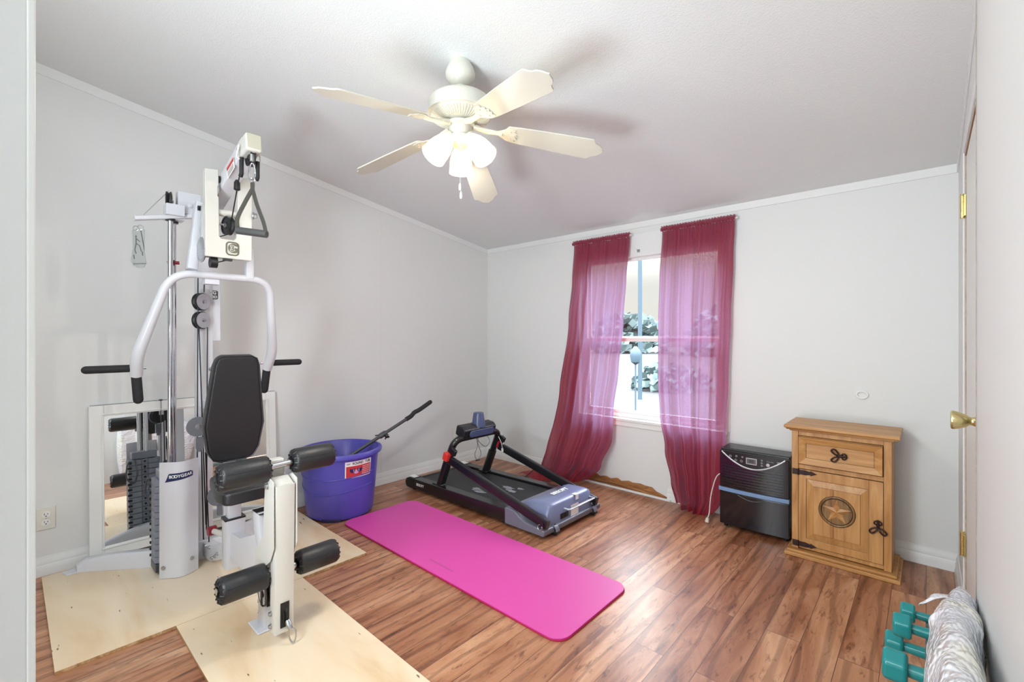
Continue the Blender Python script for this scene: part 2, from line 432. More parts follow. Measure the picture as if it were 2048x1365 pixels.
def struct(name, b, m, parent=None, **kw):
    o = obj(name, b, m, parent, **kw)
    if parent is None: o['kind'] = 'structure'
    return o
def lpart(name, b, m, root, **kw):
    """part built in the root's own coordinates"""
    o = obj(name, b, m, None, **kw); o.parent = root; return o
def text_obj(name, body, size, M, m, parent=None, depth=0.0006, bold=0.0, shear=0.0, xs=1.0):
    cu = bpy.data.curves.new(name, 'FONT'); cu.body = body; cu.size = size; cu.align_x = 'CENTER'; cu.align_y = 'CENTER'
    cu.extrude = depth; cu.offset = bold; cu.shear = shear
    t = bpy.data.objects.new(name+'_src', cu); COL.objects.link(t)
    bpy.context.view_layer.update()
    me = bpy.data.meshes.new_from_object(t.evaluated_get(bpy.context.evaluated_depsgraph_get()))
    bpy.data.objects.remove(t); 
    me.name = name
    me.transform(M @ Matrix.Diagonal((xs, 1, 1, 1)))
    me.materials.clear(); me.materials.append(m)
    o = bpy.data.objects.new(name, me); COL.objects.link(o)
    if parent is not None:
        o.parent = parent
        if parent.type == 'EMPTY': o.matrix_parent_inverse = Matrix.Translation(-parent.location)
    return o
def frame(origin, xdir, ydir):
    x = V(xdir).normalized(); y = V(ydir).normalized(); z = x.cross(y).normalized(); y = z.cross(x)
    M = Matrix((x, y, z)).transposed().to_4x4(); M.translation = V(origin); return M

RW = 3.5            # room width
# ================================================================== SETTING
b = B(); b.bb((-0.02, -4.6, -0.05), (4.4, 0.02, 0.0)); struct('floor', b, M_floor)
b = B(); y0, y1 = -4.6, 0.12
b.faces([(-0.1, y0, ceil_z(y0)), (4.4, y0, ceil_z(y0)), (4.4, y1, ceil_z(y1)), (-0.1, y1, ceil_z(y1)),
         (-0.1, y0, ceil_z(y0)+0.08), (4.4, y0, ceil_z(y0)+0.08), (4.4, y1, ceil_z(y1)+0.08), (-0.1, y1, ceil_z(y1)+0.08)],
        [(0, 1, 2, 3), (4, 7, 6, 5), (0, 4, 5, 1), (1, 5, 6, 2), (2, 6, 7, 3), (3, 7, 4, 0)])
struct('ceiling', b, M_ceil)
# left wall (sloping top)
def side_wall(name, xa, xb, ya, yb, m=M_wall, z0=0.0):
    b = B(); b.prism([(xa, ya, z0), (xa, yb, z0), (xa, yb, ceil_z(yb)+0.02), (xa, ya, ceil_z(ya)+0.02)], (xb-xa, 0, 0)); return struct(name, b, m, smooth=0)
side_wall('wall_left', -0.1, 0.0, -4.6, 0.12)
# window wall with opening
WX0, WX1, WZ0, WZ1 = 1.14, 2.33, 0.575, 1.87
b = B()
b.bb((-0.1, 0, 0), (WX0, 0.12, 2.16)); b.bb((WX1, 0, 0), (RW+0.1, 0.12, 2.16)); b.bb((WX0, 0, 0), (WX1, 0.12, WZ0)); b.bb((WX0, 0, WZ1), (WX1, 0.12, 2.16))
struct('wall_window_side', b, M_wall, smooth=0)
# right wall: door opening y -1.41..-0.55, z 0..2.02
DY0, DY1, DZ = -1.415, -0.545, 2.025
b = B()
b.prism([(RW, DY1, 0), (RW, 0.12, 0), (RW, 0.12, ceil_z(0.12)+0.02), (RW, DY1, ceil_z(DY1)+0.02)], (0.1, 0, 0))
b.prism([(RW, DY0, DZ), (RW, DY1, DZ), (RW, DY1, ceil_z(DY1)+0.02), (RW, DY0, ceil_z(DY0)+0.02)], (0.1, 0, 0))
struct('wall_right', b, M_wall, smooth=0)
b = B(); b.prism([(RW-0.012, -3.26, 0), (RW-0.012, DY0, 0), (RW-0.012, DY0, ceil_z(DY0)+0.02), (RW-0.012, -3.26, ceil_z(-3.26)+0.02)], (0.112, 0, 0))
struct('wall_right_near', b, M_wall, smooth=0)
# front wall with the doorway the view is taken from
JX = 2.86
b = B(); b.prism([(2.76, -3.44, 0), (JX, -3.44, 0), (JX, -3.44, ceil_z(-3.33)+0.02), (2.76, -3.44, ceil_z(-3.33)+0.02)], (0, 0.110, 0)); struct('wall_front', b, M_wall, smooth=0, bevel=0.004)
b = B(); b.bb((-0.1, -4.7, 0), (4.5, -4.6, 3.0)); struct('wall_back', b, M_wall, smooth=0)
b = B(); b.bb((4.4, -4.6, 0), (4.5, -3.2, 3.0)); b.bb((RW+0.1, -3.26, 0), (4.4, -3.16, 3.0)); struct('wall_hall', b, M_wall, smooth=0)
# baseboards (profiled)
BBP = [(0, 0), (0.016, 0), (0.016, 0.008), (0.012, 0.03), (0.012, 0.05), (0.009, 0.056), (0.010, 0.072), (0.005, 0.084), (0.004, 0.096), (0, 0.098)]
def baseboard(name, p0, p1, nrm, prof=BBP, m=M_trim):
    p0 = V(p0); d = V(p1)-p0; nrm = V(nrm)
    b = B(); b.prism([p0+nrm*(q[0]+0.0006)+V((0, 0, q[1])) for q in prof], d); return struct(name, b, m, smooth=30)
baseboard('baseboard_left', (0, -4.5, 0), (0, 0, 0), (1, 0, 0))
baseboard('baseboard_window_left', (0.0, 0, 0), (1.10, 0, 0), (0, -1, 0))
baseboard('baseboard_window_right', (1.93, 0, 0), (3.5, 0, 0), (0, -1, 0))
baseboard('baseboard_right', (RW, -0.49, 0), (RW, -0.012, 0), (-1, 0, 0))
# damaged stretch: only the shoe strip is left in front of raw splintered wood
b = B(); b.bb((1.04, -0.028, 0), (1.96, -0.0165, 0.016)); struct('trim_1', b, M_trim, bevel=0.002)
b = B()
pts = []
for i in range(27):
    x = 1.08+0.86*i/26; h = 0.075 + 0.006*math.sin(i*2.1) + random.uniform(-0.004, 0.004)
    if x > 1.78: h *= max(0.25, 1-(x-1.78)/0.2)
    pts.append((x, -0.001, max(0.012, h)))
b.prism([(1.08, -0.001, 0)]+pts+[(1.94, -0.001, 0)], (0, -0.006, 0))
struct('trim_2', b, M_rawwood, smooth=0)
# battens at the ceiling line
b = B(); b.prism([(0.0006, -4.5, ceil_z(-4.5)-0.055), (0.0006, 0, ceil_z(0)-0.045), (0.0006, 0, ceil_z(0)), (0.0006, -4.5, ceil_z(-4.5))], (0.006, 0, 0)); struct('trim_3', b, M_trim, smooth=0)
b = B(); b.bb((0, -0.007, 2.093), (RW, -0.0006, 2.141)); struct('trim_4', b, M_trim, smooth=0, bevel=0.001)
b = B(); b.prism([(RW-0.0006, DY0, ceil_z(DY0)-0.045), (RW-0.0006, 0, ceil_z(0)-0.045), (RW-0.0006, 0, ceil_z(0)), (RW-0.0006, DY0, ceil_z(DY0))], (-0.006, 0, 0)); struct('trim_5', b, M_trim, smooth=0)
# panel joint batten on the left wall
for i, yy in enumerate((-2.452, -1.235)):
    b = B(); b.bb((0.0005, yy-0.018, 0.099), (0.0015, yy+0.018, ceil_z(yy)-0.05)); struct('trim_%d' % (6+i), b, M_wall, smooth=0)
# metal corner edge of the near jamb
b = B(); b.bb((JX-0.004, -3.3335, 0), (JX+0.002, -3.3285, ceil_z(-3.33))); struct('trim_8', b, M_white, smooth=0, bevel=0.0015)

# ------------------------------------------------------------------ window
def wpt(z): return z
b = B()
t = 0.045
b.bb((WX0, 0.045, WZ0), (WX0+t, 0.10, WZ1)); b.bb((WX1-t, 0.045, WZ0), (WX1, 0.10, WZ1)); b.bb((WX0+t, 0.045, WZ1-t*0.4), (WX1-t, 0.10, WZ1)); b.bb((WX0+t, 0.045, WZ0), (WX1-t, 0.10, WZ0+0.035))
win = struct('window_1', b, M_white, bevel=0.003)
b = B(); b.bb((WX0+t, 0.05, 1.195), (WX1-t, 0.075, 1.225)); b.bb((WX0+t, 0.05, WZ0+0.035), (WX0+t+0.025, 0.07, 1.195)); b.bb((WX1-t-0.025, 0.05, WZ0+0.035), (WX1-t, 0.07, 1.195)); b.bb((WX0+t, 0.05, WZ0+0.035), (WX1-t, 0.072, WZ0+0.06))
obj('lower_sash', b, M_white, win, bevel=0.002)
b = B(); b.bb((WX0+t, 0.076, 1.205), (WX1-t, 0.098, 1.238)); b.bb((WX0+t, 0.078, 1.238), (WX0+t+0.02, 0.096, WZ1-0.018)); b.bb((WX1-t-0.02, 0.078, 1.238), (WX1-t, 0.096, WZ1-0.018))
obj('upper_sash', b, M_white, win, bevel=0.002)
b = B(); b.bb((WX0+t+0.02, 0.058, WZ0+0.06), (WX1-t-0.02, 0.061, 1.195)); g = obj('glass_pane', b, M_glass, win, smooth=0)
b = B(); b.bb((WX0+t+0.02, 0.086, 1.238), (WX1-t-0.02, 0.089, WZ1-0.018)); g = obj('glass_pane', b, M_glass, win, smooth=0)
b = B(); b.bb((WX0-0.03, -0.022, WZ0-0.022), (WX1+0.03, 0.045, WZ0)); b.bb((WX0-0.02, -0.012, WZ0-0.062), (WX1+0.02, -0.0005, WZ0-0.022)); obj('window_sill', b, M_white, win, bevel=0.004)
b = B(); b.bb((WX0-0.045, -0.010, WZ0), (WX0, -0.0005, 2.05)); b.bb((WX1, -0.010, WZ0), (WX1+0.045, -0.0005, 2.05)); b.bb((WX0, -0.010, WZ1), (WX1, -0.0005, 2.05)); obj('casing', b, M_trim, win, bevel=0.002)
# little bracket left over the window
hk = px(1277, 502, y=-0.012)
b = B(); b.box(hk+V((0, 0.0, 0)), (0.022, 0.004, 0.022)); b.tube(fillet([hk+V((-0.006, 0, 0.006)), hk+V((-0.006, -0.022, 0.004)), hk+V((-0.006, -0.022, 0.014))], 0.004), 0.002, 8); b.tube([hk+V((0.006, 0, -0.004)), hk+V((0.010, -0.016, -0.008))], 0.002, 8)
tag(obj('curtain_bracket', b, M_steel), 'small metal curtain bracket left on the casing above the window', 'bracket')

# ------------------------------------------------------------------ door in right wall
b = B(); b.bb((RW+0.004, DY0+0.006, 0.008), (RW+0.04, DY1-0.008, DZ-0.012)); dr = struct('door_1', b, M_door, bevel=0.002)
b = B(); 
b.bb((RW+0.002, DY1-0.002, 0), (RW+0.09, DY1+0.012, DZ+0.012)); b.bb((RW+0.001, DY0, DZ-0.006), (RW+0.09, DY1, DZ+0.012))
struct('trim_9', b, M_jambwood, smooth=0)
b = B(); b.bb((RW-0.0055, DY1+0.002, 0), (RW-0.0006, DY1+0.05, DZ+0.012)); b.bb((RW-0.0055, DY0, DZ+0.008), (RW-0.0006, DY1+0.05, DZ+0.05)); struct('trim_10', b, M_trim, smooth=0, bevel=0.001)
for zz in (1.80, 0.33):
    b = B(); b.cyl((RW-0.008, DY1-0.002, zz-0.048), (RW-0.008, DY1-0.002, zz+0.048), 0.0075, 16)
    for k in (-0.052, 0.05): b.cyl((RW-0.008, DY1-0.002, zz+k), (RW-0.008, DY1-0.002, zz+k+0.004), 0.0085, 12)
    for k in (-0.02, 0.018): b.cyl((RW-0.008, DY1-0.002, zz+k), (RW-0.008, DY1-0.002, zz+k+0.002), 0.0080, 12)
    b.bb((RW-0.0045, DY1-0.034, zz-0.046), (RW+0.003, DY1-0.004, zz+0.046)); b.bb((RW-0.0085, DY1, zz-0.046), (RW-0.0055, DY1+0.022, zz+0.046))
    obj('hinge', b, M_brass, dr, bevel=0.001)
kz = 0.975; ky = DY0+0.035
Mk = frame((RW+0.004, ky, kz), (0, 1, 0), (0, 0, 1)); Mk = Matrix.Translation((RW+0.004, ky, kz)) @ Matrix.Rotation(-PI/2, 4, 'Y')
b = B(); b.lathe([(0.034, 0.0), (0.034, 0.006), (0.028, 0.011), (0.016, 0.016), (0.012, 0.024), (0.013, 0.03), (0.020, 0.038), (0.026, 0.054), (0.029, 0.066), (0.028, 0.070), (0.022, 0.072), (0.012, 0.0715), (0.004, 0.0712)], Mk, 28)
obj('door_knob', b, M_brass, dr, smooth=50)
# rough torn paint strip and strike beside the latch edge
b = B()
pl = []; z = 0.02
while z < 2.3:
    w = 0.004+0.004*abs(noise.noise(V((z*5, 0, 0)))); pl.append((RW-0.0125, DY0-0.0015-w, z)); z += 0.05
pr = [(RW-0.0125, DY0+0.0006, p[2]) for p in reversed(pl)]
b.prism(pl+pr, (-0.002, 0, 0)); struct('trim_11', b, mat('old_paint_edge', (170, 160, 150), 0.7, var=0.25, nscale=25), smooth=0)

# ------------------------------------------------------------------ outlets
def outlet(y, z, label, grp=None):
    t = thing('wall_outlet', label, 'outlet', (0.0006, y, z))
    b = B(); b.box((0.004, y, z), (0.006, 0.07, 0.114)); obj('cover_plate', b, M_ivory, t, bevel=0.002)
    for s in (-1, 1):
        b = B(); c = V((0.0075, y, z+s*0.02)); b.tube([c, c+V((0.0022, 0, 0))], 0.0165, 24); f = obj('receptacle', b, M_white, t)
        b = B(); b.box(c+V((0.0026, -0.006, 0.003)), (0.001, 0.0022, 0.009)); b.box(c+V((0.0026, 0.006, 0.003)), (0.001, 0.0022, 0.007)); b.cyl(c+V((0.002, 0, -0.008)), c+V((0.003, 0, -0.008)), 0.0028, 10); obj('slots', b, M_dark, f, smooth=0)
    b = B(); b.cyl((0.006, y, z), (0.0085, y, z), 0.003, 10); obj('screw', b, M_steel, t)
outlet(-3.212, 0.293, 'ivory duplex wall outlet on the left wall between near jamb and mirror')
outlet(-0.437, 0.298, 'pale duplex wall outlet low on the left wall behind the treadmill console')

# ring bumper on window wall
rc = V((3.097, -0.003, 0.895))
b = B(); ringp = [rc+V((0.026*math.cos(a), -0.001, 0.020*math.sin(a))) for a in [2*PI*i/28 for i in range(28)]]
b.tube(ringp, 0.0065, 10, closed=True)
tag(obj('door_bumper', b, M_white), 'small white ring shaped bumper stuck on the wall above the pine cabinet', 'bumper')

# ================================================================== OUTSIDE
b = B(); b.bb((-60, 0.2, -0.9), (60, 90, -0.8)); struct('ground', b, M_grass, smooth=0)
def bush(name, c, r, h, label, cat, n=90, seed=1, grp=None):
    rnd = random.Random(seed); b = B()
    for i in range(n):
        a = rnd.uniform(0, 2*PI); q = math.sqrt(rnd.random()); z = rnd.random()
        k = math.sqrt(max(0.05, 1-z*z*0.8))
        p = V((c[0]+r*q*k*math.cos(a), c[1]+r*q*k*math.sin(a), c[2]+h*z))
        s = rnd.uniform(0.12, 0.24)*r
        for j in range(3):
            d = V((rnd.uniform(-1, 1), rnd.uniform(-1, 1), rnd.uniform(-0.3, 1))).normalized()*s; e = d.orthogonal().normalized()*s*0.5
            b.faces([p, p+d*0.5+e, p+d, p+d*0.5-e], [(0, 1, 2, 3)])
    t = tag(obj(name, b, M_leaf, smooth=0), label, cat, grp); return t
bush('shrub', (-4.1, 14.0, -0.8), 1.5, 0.8, 'low hazy green shrub on the ground outside the window', 'shrub', 260, 3)
bush('tree', (-26.6, 52, -0.8), 5.5, 4.6, 'hazy distant tree left of the pole on the horizon', 'tree', 420, 4)
bush('tree', (-12.0, 50, -0.8), 5.5, 4.9, 'hazy distant tree behind the pole on the horizon', 'tree', 420, 5)
pp = px(1280, 700, d=15.0)
b = B(); b.cyl((pp.x, pp.y, -0.8), (pp.x, pp.y, 6.5), 0.07, 14); b.box((pp.x, pp.y, 6.52), (0.24, 0.24, 0.05))
tag(obj('utility_pole', b, M_post), 'tall thin pale blue pole standing outside the window', 'pole')
q = px(1271, 705, d=10.5)
b = B(); b.cyl((q.x, q.y, -0.8), (q.x, q.y, 0.7), 0.018, 10); b.lathe([(0.02, 0.0), (0.10, 0.06), (0.13, 0.2), (0.11, 0.32), (0.03, 0.42)], Matrix.Translation((q.x, q.y, 0.6)), 18)
tag(obj('bird_feeder', b, M_post), 'pale blue lantern shaped feeder on a thin stake outside the window', 'feeder')

# ================================================================== PLYWOOD
def sheet(name, x0, x1, y0, y1, z0, z1, label):
    b = B(); b.bb((x0, y0, z0), (x1, y1, z1)); o = obj(name, b, [M_ply, M_plyedge], bevel=0.0008, smooth=0)
    for p in o.data.polygons:
        if abs(p.normal.z) < 0.5: p.material_index = 1
    tag(o, label, 'plywood')
sheet('plywood_sheet', 0.055, 1.033, -3.23, -1.98, 0.0, 0.012, 'plywood sheet against the left wall under the gym weight stack')
sheet('plywood_sheet', 1.0345, 2.26, -2.868, -2.340, 0.0, 0.012, 'plywood sheet beneath the gym leg lever, running out of the bottom of the photo')
PZ = 0.0125

# ================================================================== YOGA MAT
def rounded(x0, x1, y0, y1, r, z, k=7):
    out = []
    for cx, cy, a0 in ((x1-r, y1-r, 0), (x0+r, y1-r, 90), (x0+r, y0+r, 180), (x1-r, y0+r, 270)):
        for i in range(k+1):
            a = math.radians(a0+90*i/k); out.append(V((cx+r*math.cos(a), cy+r*math.sin(a), z)))
    return out
mt = thing('yoga_mat', 'long pink foam yoga mat with crimson underside lying on the laminate floor', 'yoga mat', (1.41, -1.58, 0))
b = B(); b.prism(rounded(0.521, 2.30, -1.868, -1.300, 0.07, 0.0065), (0, 0, 0.0065)); obj('top_layer', b, M_pink, mt, bevel=0.002)
b = B(); b.prism(rounded(0.519, 2.302, -1.870, -1.298, 0.07, 0.0005), (0, 0, 0.006)); bl = obj('bottom_layer', b, M_crim, mt, bevel=0.002); bl['label'] = 'crimson underside layer'
b = B(); b.box((1.46, -1.79, 0.01325), (0.20, 0.012, 0.0003)); obj('logo', b, mat('mat_logo', (188, 74, 140), 0.6), mt, smooth=0)

# ================================================================== CEILING FAN
FX, FY = 1.847, -1.996
fan = thing('ceiling_fan', 'cream five bladed ceiling fan with three lit bell shades on the sloped ceiling', 'ceiling fan', (FX, FY, 2.44))
T = Matrix.Translation((FX, FY, 0))
b = B(); b.lathe([(0.044, 2.462), (0.050, 2.438), (0.060, 2.420), (0.066, 2.398), (0.064, 2.382), (0.056, 2.368), (0.043, 2.358), (0.035, 2.350), (0.026, 2.344), (0.014, 2.341)], T, 36); obj('canopy', b, M_fan, fan, smooth=50)
b = B(); b.ball((FX, FY, 2.338), 0.024); b.cyl((FX, FY, 2.26), (FX, FY, 2.335), 0.0105, 16); obj('downrod', b, M_fan, fan)
b = B(); b.lathe([(0.02, 2.282), (0.09, 2.279), (0.128, 2.268), (0.140, 2.252), (0.141, 2.212), (0.143, 2.206), (0.143, 2.200), (0.136, 2.198)], T, 48); mh = obj('motor_housing', b, M_fan, fan, smooth=50)
b = B(); b.lathe([(0.136, 2.199), (0.125, 2.188), (0.100, 2.178), (0.078, 2.172), (0.060, 2.170)], T, 48); obj('vent_ring', b, M_fan, mh, smooth=50)
b = B()
for i in range(60):
    a = 2*PI*i/60; c, s = math.cos(a), math.sin(a)
    b.tube([(FX+0.128*c, FY+0.128*s, 2.189), (FX+0.098*c, FY+0.098*s, 2.1765), (FX+0.076*c, FY+0.076*s, 2.171)], 0.0028, 6)
obj('vent_ribs', b, M_fan, mh)
b = B(); b.lathe([(0.05, 2.172), (0.052, 2.166), (0.066, 2.160), (0.066, 2.150), (0.052, 2.146), (0.050, 2.112), (0.046, 2.104), (0.058, 2.100), (0.060, 2.088), (0.050, 2.074), (0.030, 2.062), (0.012, 2.056), (0.006, 2.044), (0.002, 2.040)], T, 36); obj('switch_housing', b, M_fan, fan, smooth=50)
PITCH = math.radians(12)
def blade(az, droop=7.5):
    az = math.radians(az); dr_ = math.radians(droop)
    # local: +x outward; rotation: pitch about x, droop about y, then azimuth
    M = Matrix.Translation((FX, FY, 2.158)) @ Matrix.Rotation(az, 4, 'Z') @ Matrix.Rotation(dr_, 4, 'Y')
    R = Matrix.Rotation(-PITCH, 4, 'X')
    out = []
    ys = [(0.205, 0.0), (0.206, 0.035), (0.215, 0.050), (0.26, 0.055), (0.42, 0.064), (0.56, 0.069), (0.588, 0.070), (0.597, 0.064), (0.601, 0.054), (0.610, 0.044), (0.628, 0.037), (0.641, 0.024), (0.646, 0.012), (0.654, 0.0)]
    up = [(x, y) for x, y in ys]; dn = [(x, -y) for x, y in reversed(ys[1:-1])]
    poly = up+dn
    b = B(); b.prism([M @ R @ V((x, y, -0.003)) for x, y in poly], (M @ R).to_3x3() @ V((0, 0, 0.006))); bl = obj('blade', b, M_blade, fan, bevel=0.0015)
    # iron
    ir = [(0.075, 0.016), (0.12, 0.014), (0.165, 0.012), (0.19, 0.026), (0.205, 0.040), (0.225, 0.046), (0.248, 0.040), (0.243, 0.028), (0.256, 0.018), (0.250, 0.008), (0.262, 0.0)]
    poly = ir + [(x, -y) for x, y in reversed(ir[:-1])]
    b = B(); b.prism([M @ R @ V((x, y, -0.0075)) for x, y in poly], (M @ R).to_3x3() @ V((0, 0, 0.004)))
    b.tube([M @ V((0.06, 0, 0.002)), M @ V((0.12, 0, -0.006)), M @ R @ V((0.19, 0, -0.007))], [0.014, 0.011, 0.008], 10)
    for (x, y) in ((0.225, 0.024), (0.225, -0.024), (0.245, 0.0)): 
        p = M @ R @ V((x, y, -0.008)); b.cyl(p, p+(M @ R).to_3x3() @ V((0, 0, -0.003)), 0.004, 10)
    obj('blade_bracket', b, M_fan, bl, bevel=0.001)
for az, dp in ((47, 8.5), (-15, 7.5), (-92.5, 7.5), (-168, 9), (124, 14)): blade(az, dp)
SH = []; LAMPS = []
for az in (-104, 14, 137):
    a = math.radians(az); u = V((math.cos(a), math.sin(a), 0))
    p0 = V((FX, FY, 2.098))+u*0.048; p1 = V((FX, FY, 1.998))+u*0.126
    ax = (p1-p0).normalized(); Mx = frame(p0, ax.orthogonal(), ax.cross(ax.orthogonal())); 
    if (Mx.to_3x3() @ V((0, 0, 1))).dot(ax) < 0: Mx = Mx @ Matrix.Rotation(PI, 4, 'X')
    Ln = (p1-p0).length
    b = B(); b.tube([V((FX, FY, 2.094))+u*0.02, p0], 0.016, 14); b.lathe([(0.015, -0.004), (0.027, 0.0), (0.029, 0.014), (0.026, 0.018)], Mx, 24); arm = obj('lamp_arm', b, M_fan, fan)
    b = B(); prof = [(0.0265, 0.012), (0.030, 0.022), (0.041, 0.045), (0.049, 0.072), (0.052, 0.098), (0.0535, 0.118), (0.056, 0.134)]
    b.lathe(prof+[(r-0.0022, z) for r, z in reversed(prof)], Mx, 32, close=False); obj('lamp_shade', b, M_shade, fan, smooth=60)
    LAMPS.append(tuple(Mx @ V((0, 0, 0.108)) + V((0, 0, 0.013))))
    b = B(); b.ball(Mx @ V((0, 0, 0.062)), 0.025, seg=16)
    m, nt, out = newmat('lit_bulb') if 'bulb' not in MATS else (MATS['bulb'], None, None)
    if nt:
        e = N(nt, 'ShaderNodeEmission'); e.inputs['Color'].default_value = lin((255, 240, 205)); e.inputs['Strength'].default_value = 8.0; L(nt, e.outputs[0], out.inputs['Surface']); MATS['bulb'] = m
    obj('bulb', b, m, arm)
for k, (dx, zl) in enumerate(((0.0, 1.885), (0.004, 1.848))):
    c = V((FX+0.02+dx, FY-0.02+dx*0.5, 0)); b = B(); b.cyl(c+V((0, 0, 2.075)), c+V((0, 0, zl)), 0.0009, 6); pc = obj('pull_chain', b, M_steel, fan)
    b = B(); b.lathe([(0.0015, zl+0.006), (0.0045, zl-0.002), (0.0055, zl-0.016), (0.004, zl-0.024), (0.003, zl-0.026)], Matrix.Translation((c.x, c.y, 0)), 14); obj('pull_knob', b, M_white, pc)

for o_ in list(fan.children_recursive):
    if not o_.name.startswith('canopy'): o_.data.transform(Matrix.Translation((0, 0, 0.013)))
# ================================================================== CURTAINS
def interp(tab, z):
    """tab: list of (z, value) descending in z"""
    if z >= tab[0][0]: return tab[0][1]
    for (za, a), (zb, b_) in zip(tab, tab[1:]):
        if zb <= z <= za:
            t = (za-z)/(za-zb); t = t*t*(3-2*t); return a+(b_-a)*t
    return tab[-1][1]
def curtain(name, label, left, right, depth, folds, seed, hem, flat=None):
    """left/right: (z, x) tables; depth: (z, y) table; folds: list of (freq, amp, phase)"""
    t = thing(name, label, 'curtain', (0.5*(left[0][1]+right[0][1]), -0.06, 2.03))
    nz, nx = 90, 150; P = []
    for i in range(nz+1):
        k = i/nz; row = []
        for j in range(nx+1):
            s = j/nx
            zb = interp([(1.0-0.0, 0)], 0) if False else hem(s)
            z = 2.022+(zb-2.022)*k
            xl = interp(left, z); xr = interp(right, z)
            q = s + 0.012*math.sin(9*s+2*k+seed)
            x = xl+(xr-xl)*q
            dens = flat(s) if flat else 1.0
            y = interp(depth, z)
            gather = math.exp(-k*9)
            amp = 0.35+0.9*k*(1-0.3*k)
            yy = 0
            for f, a, ph in folds:
                yy += 1.5*a*amp*math.sin(2*PI*f*s+ph+1.1*k*math.sin(3*s+seed))*dens
            yy += 0.006*gather*math.sin(2*PI*26*s+seed)
            yy += 0.010*k*noise.noise(V((s*5+seed, k*6, 1.3)))
            row.append(V((x, min(-0.018, y+yy), z)))
        P.append(row)
    b = B(); b.grid(P); obj('drape', b, M_curtain, t, smooth=180)
    # gathered rod pocket with a small ruffle
    P = []
    xl, xr = left[0][1], right[0][1]
    prof = [(0.0, 2.022), (-0.012, 2.026), (-0.016, 2.034), (-0.012, 2.043), (0.0, 2.046), (0.001, 2.052), (-0.001, 2.060)]
    yc = depth[0][1]
    for (dy, z) in prof:
        P.append([V((xl+(xr-xl)*j/180, yc+dy*(1+0.5*noise.noise(V((j*0.45, z*30, seed))))+0.004*math.sin(j*1.05+seed)+0.003*math.sin(j*0.37), z+0.003*math.sin(j*0.9))) for j in range(181)])
    b = B(); b.grid(P); obj('rod_pocket', b, M_curtain, t, smooth=180)
    b = B(); b.cyl((xl-0.012, yc+0.004, 2.036), (xr+0.012, yc+0.004, 2.036), 0.0055, 12)
    for xx in (xl-0.010, xr+0.010): b.tube(fillet([(xx, yc+0.004, 2.036), (xx, -0.0115, 2.036)], 0.003), 0.004, 10)
    obj('rod', b, M_white, t)
    return t
def cx_tab(pts, y):
    out = []
    for (u, v) in pts:
        p = px(u, v, y=y); out.append((p.z, p.x))
    return sorted(out, reverse=True)
YL = -0.075
Lleft = cx_tab([(1142, 489), (1138, 560), (1131, 640), (1116, 780), (1101, 890), (1094, 930), (1086, 966)], YL)
Lright = cx_tab([(1257, 475), (1251, 560), (1246, 640), (1237, 740), (1230, 820), (1228, 880), (1212, 930), (1185, 962)], YL)
curtain('curtain', 'burgundy sheer curtain left of the window gap, hem bunched behind the treadmill', Lleft, Lright,
        [(2.03, -0.05), (1.2, -0.06), (0.5, -0.10), (0.15, -0.17), (0.0, -0.19)], [(6.5, 0.012, 0.3), (3.2, 0.014, 1.7), (10, 0.006, 0.0)], 1.0,
        lambda s: 0.004+0.05*s*s+0.012*math.sin(7*s))
# folded corner of the hem on the floor
cf = bpy.data.objects['curtain']
b = B(); P = []
a0 = px(1072, 946, z=0.05); a1 = px(1100, 974, z=0.005); 
for i in range(13):
    row = []
    for j in range(13):
        s, k = i/12, j/12
        p = V((0.70+0.33*s, -0.33+0.16*k+0.05*s, 0.010+0.075*math.sin(PI*min(1, s*1.2))*(0.35+0.65*k)+0.018*math.sin(8*s+3*k)))
        row.append(V((p.x, p.y-0.02, max(0.004, p.z))))
    P.append(row)
b.grid(P); obj('hem_fold', b, M_curtain, cf, smooth=180)
Rleft = cx_tab([(1319, 463), (1314, 560), (1312, 640), (1312, 760), (1317, 830), (1328, 900), (1343, 960), (1356, 1010), (1366, 1032)], YL)
Rright = cx_tab([(1469, 437), (1466, 520), (1461, 640), (1456, 760), (1452, 860), (1449, 960), (1446, 1000), (1428, 1034)], YL)
curtain('curtain', 'burgundy sheer curtain right of the window gap, hanging beside the black dehumidifier', Rleft, Rright,
        [(2.03, -0.05), (1.2, -0.06), (0.5, -0.08), (0.15, -0.12), (0.0, -0.13)], [(7.0, 0.013, 0.8), (3.1, 0.012, 0.2), (11, 0.005, 0.0)], 2.3,
        lambda s: 0.012+0.02*math.sin(6*s+1)+0.012*math.sin(15*s), flat=lambda s: 1.1 if s < 0.5 else (1.1-0.75*min(1, (s-0.5)*4)))

# ================================================================== DEHUMIDIFIER
X0, X1, Yf, Yb, Zt = 2.374, 2.777, -0.235, -0.036, 0.512
dh = thing('dehumidifier', 'black dehumidifier with curved silver trim standing between burgundy curtain and pine cabinet', 'dehumidifier', ((X0+X1)/2, (Yf+Yb)/2, 0))
b = B(); b.bb((X0+0.004, Yf+0.03, 0.022), (X1-0.004, Yb, Zt)); obj('case', b, M_dehumf, dh, bevel=0.008)
def fy(x, z): 
    u = (x-X0)/(X1-X0)*2-1
    return Yf + 0.012*u*u - 0.004
def front_patch(name, xa, xb, za, zb, th, m, nx=24, parent=dh, bev=0.004, top=None):
    b = B(); F = []; R_ = []
    for i in range(nx+1):
        x = xa+(xb-xa)*i/nx; F.append(V((x, fy(x, 0)-th, 0))); R_.append(V((x, Yf+0.032, 0)))
    poly = F+list(reversed(R_)); b.prism([V((p.x, p.y, za)) for p in poly], (0, 0, zb-za)); return obj(name, b, m, parent, bevel=bev)
front_patch('water_bucket', X0+0.004, X1-0.004, 0.026, 0.236, 0.0, M_dehum)
front_patch('band', X0-0.002, X1-0.004, 0.238, 0.262, 0.004, M_band, bev=0.002)
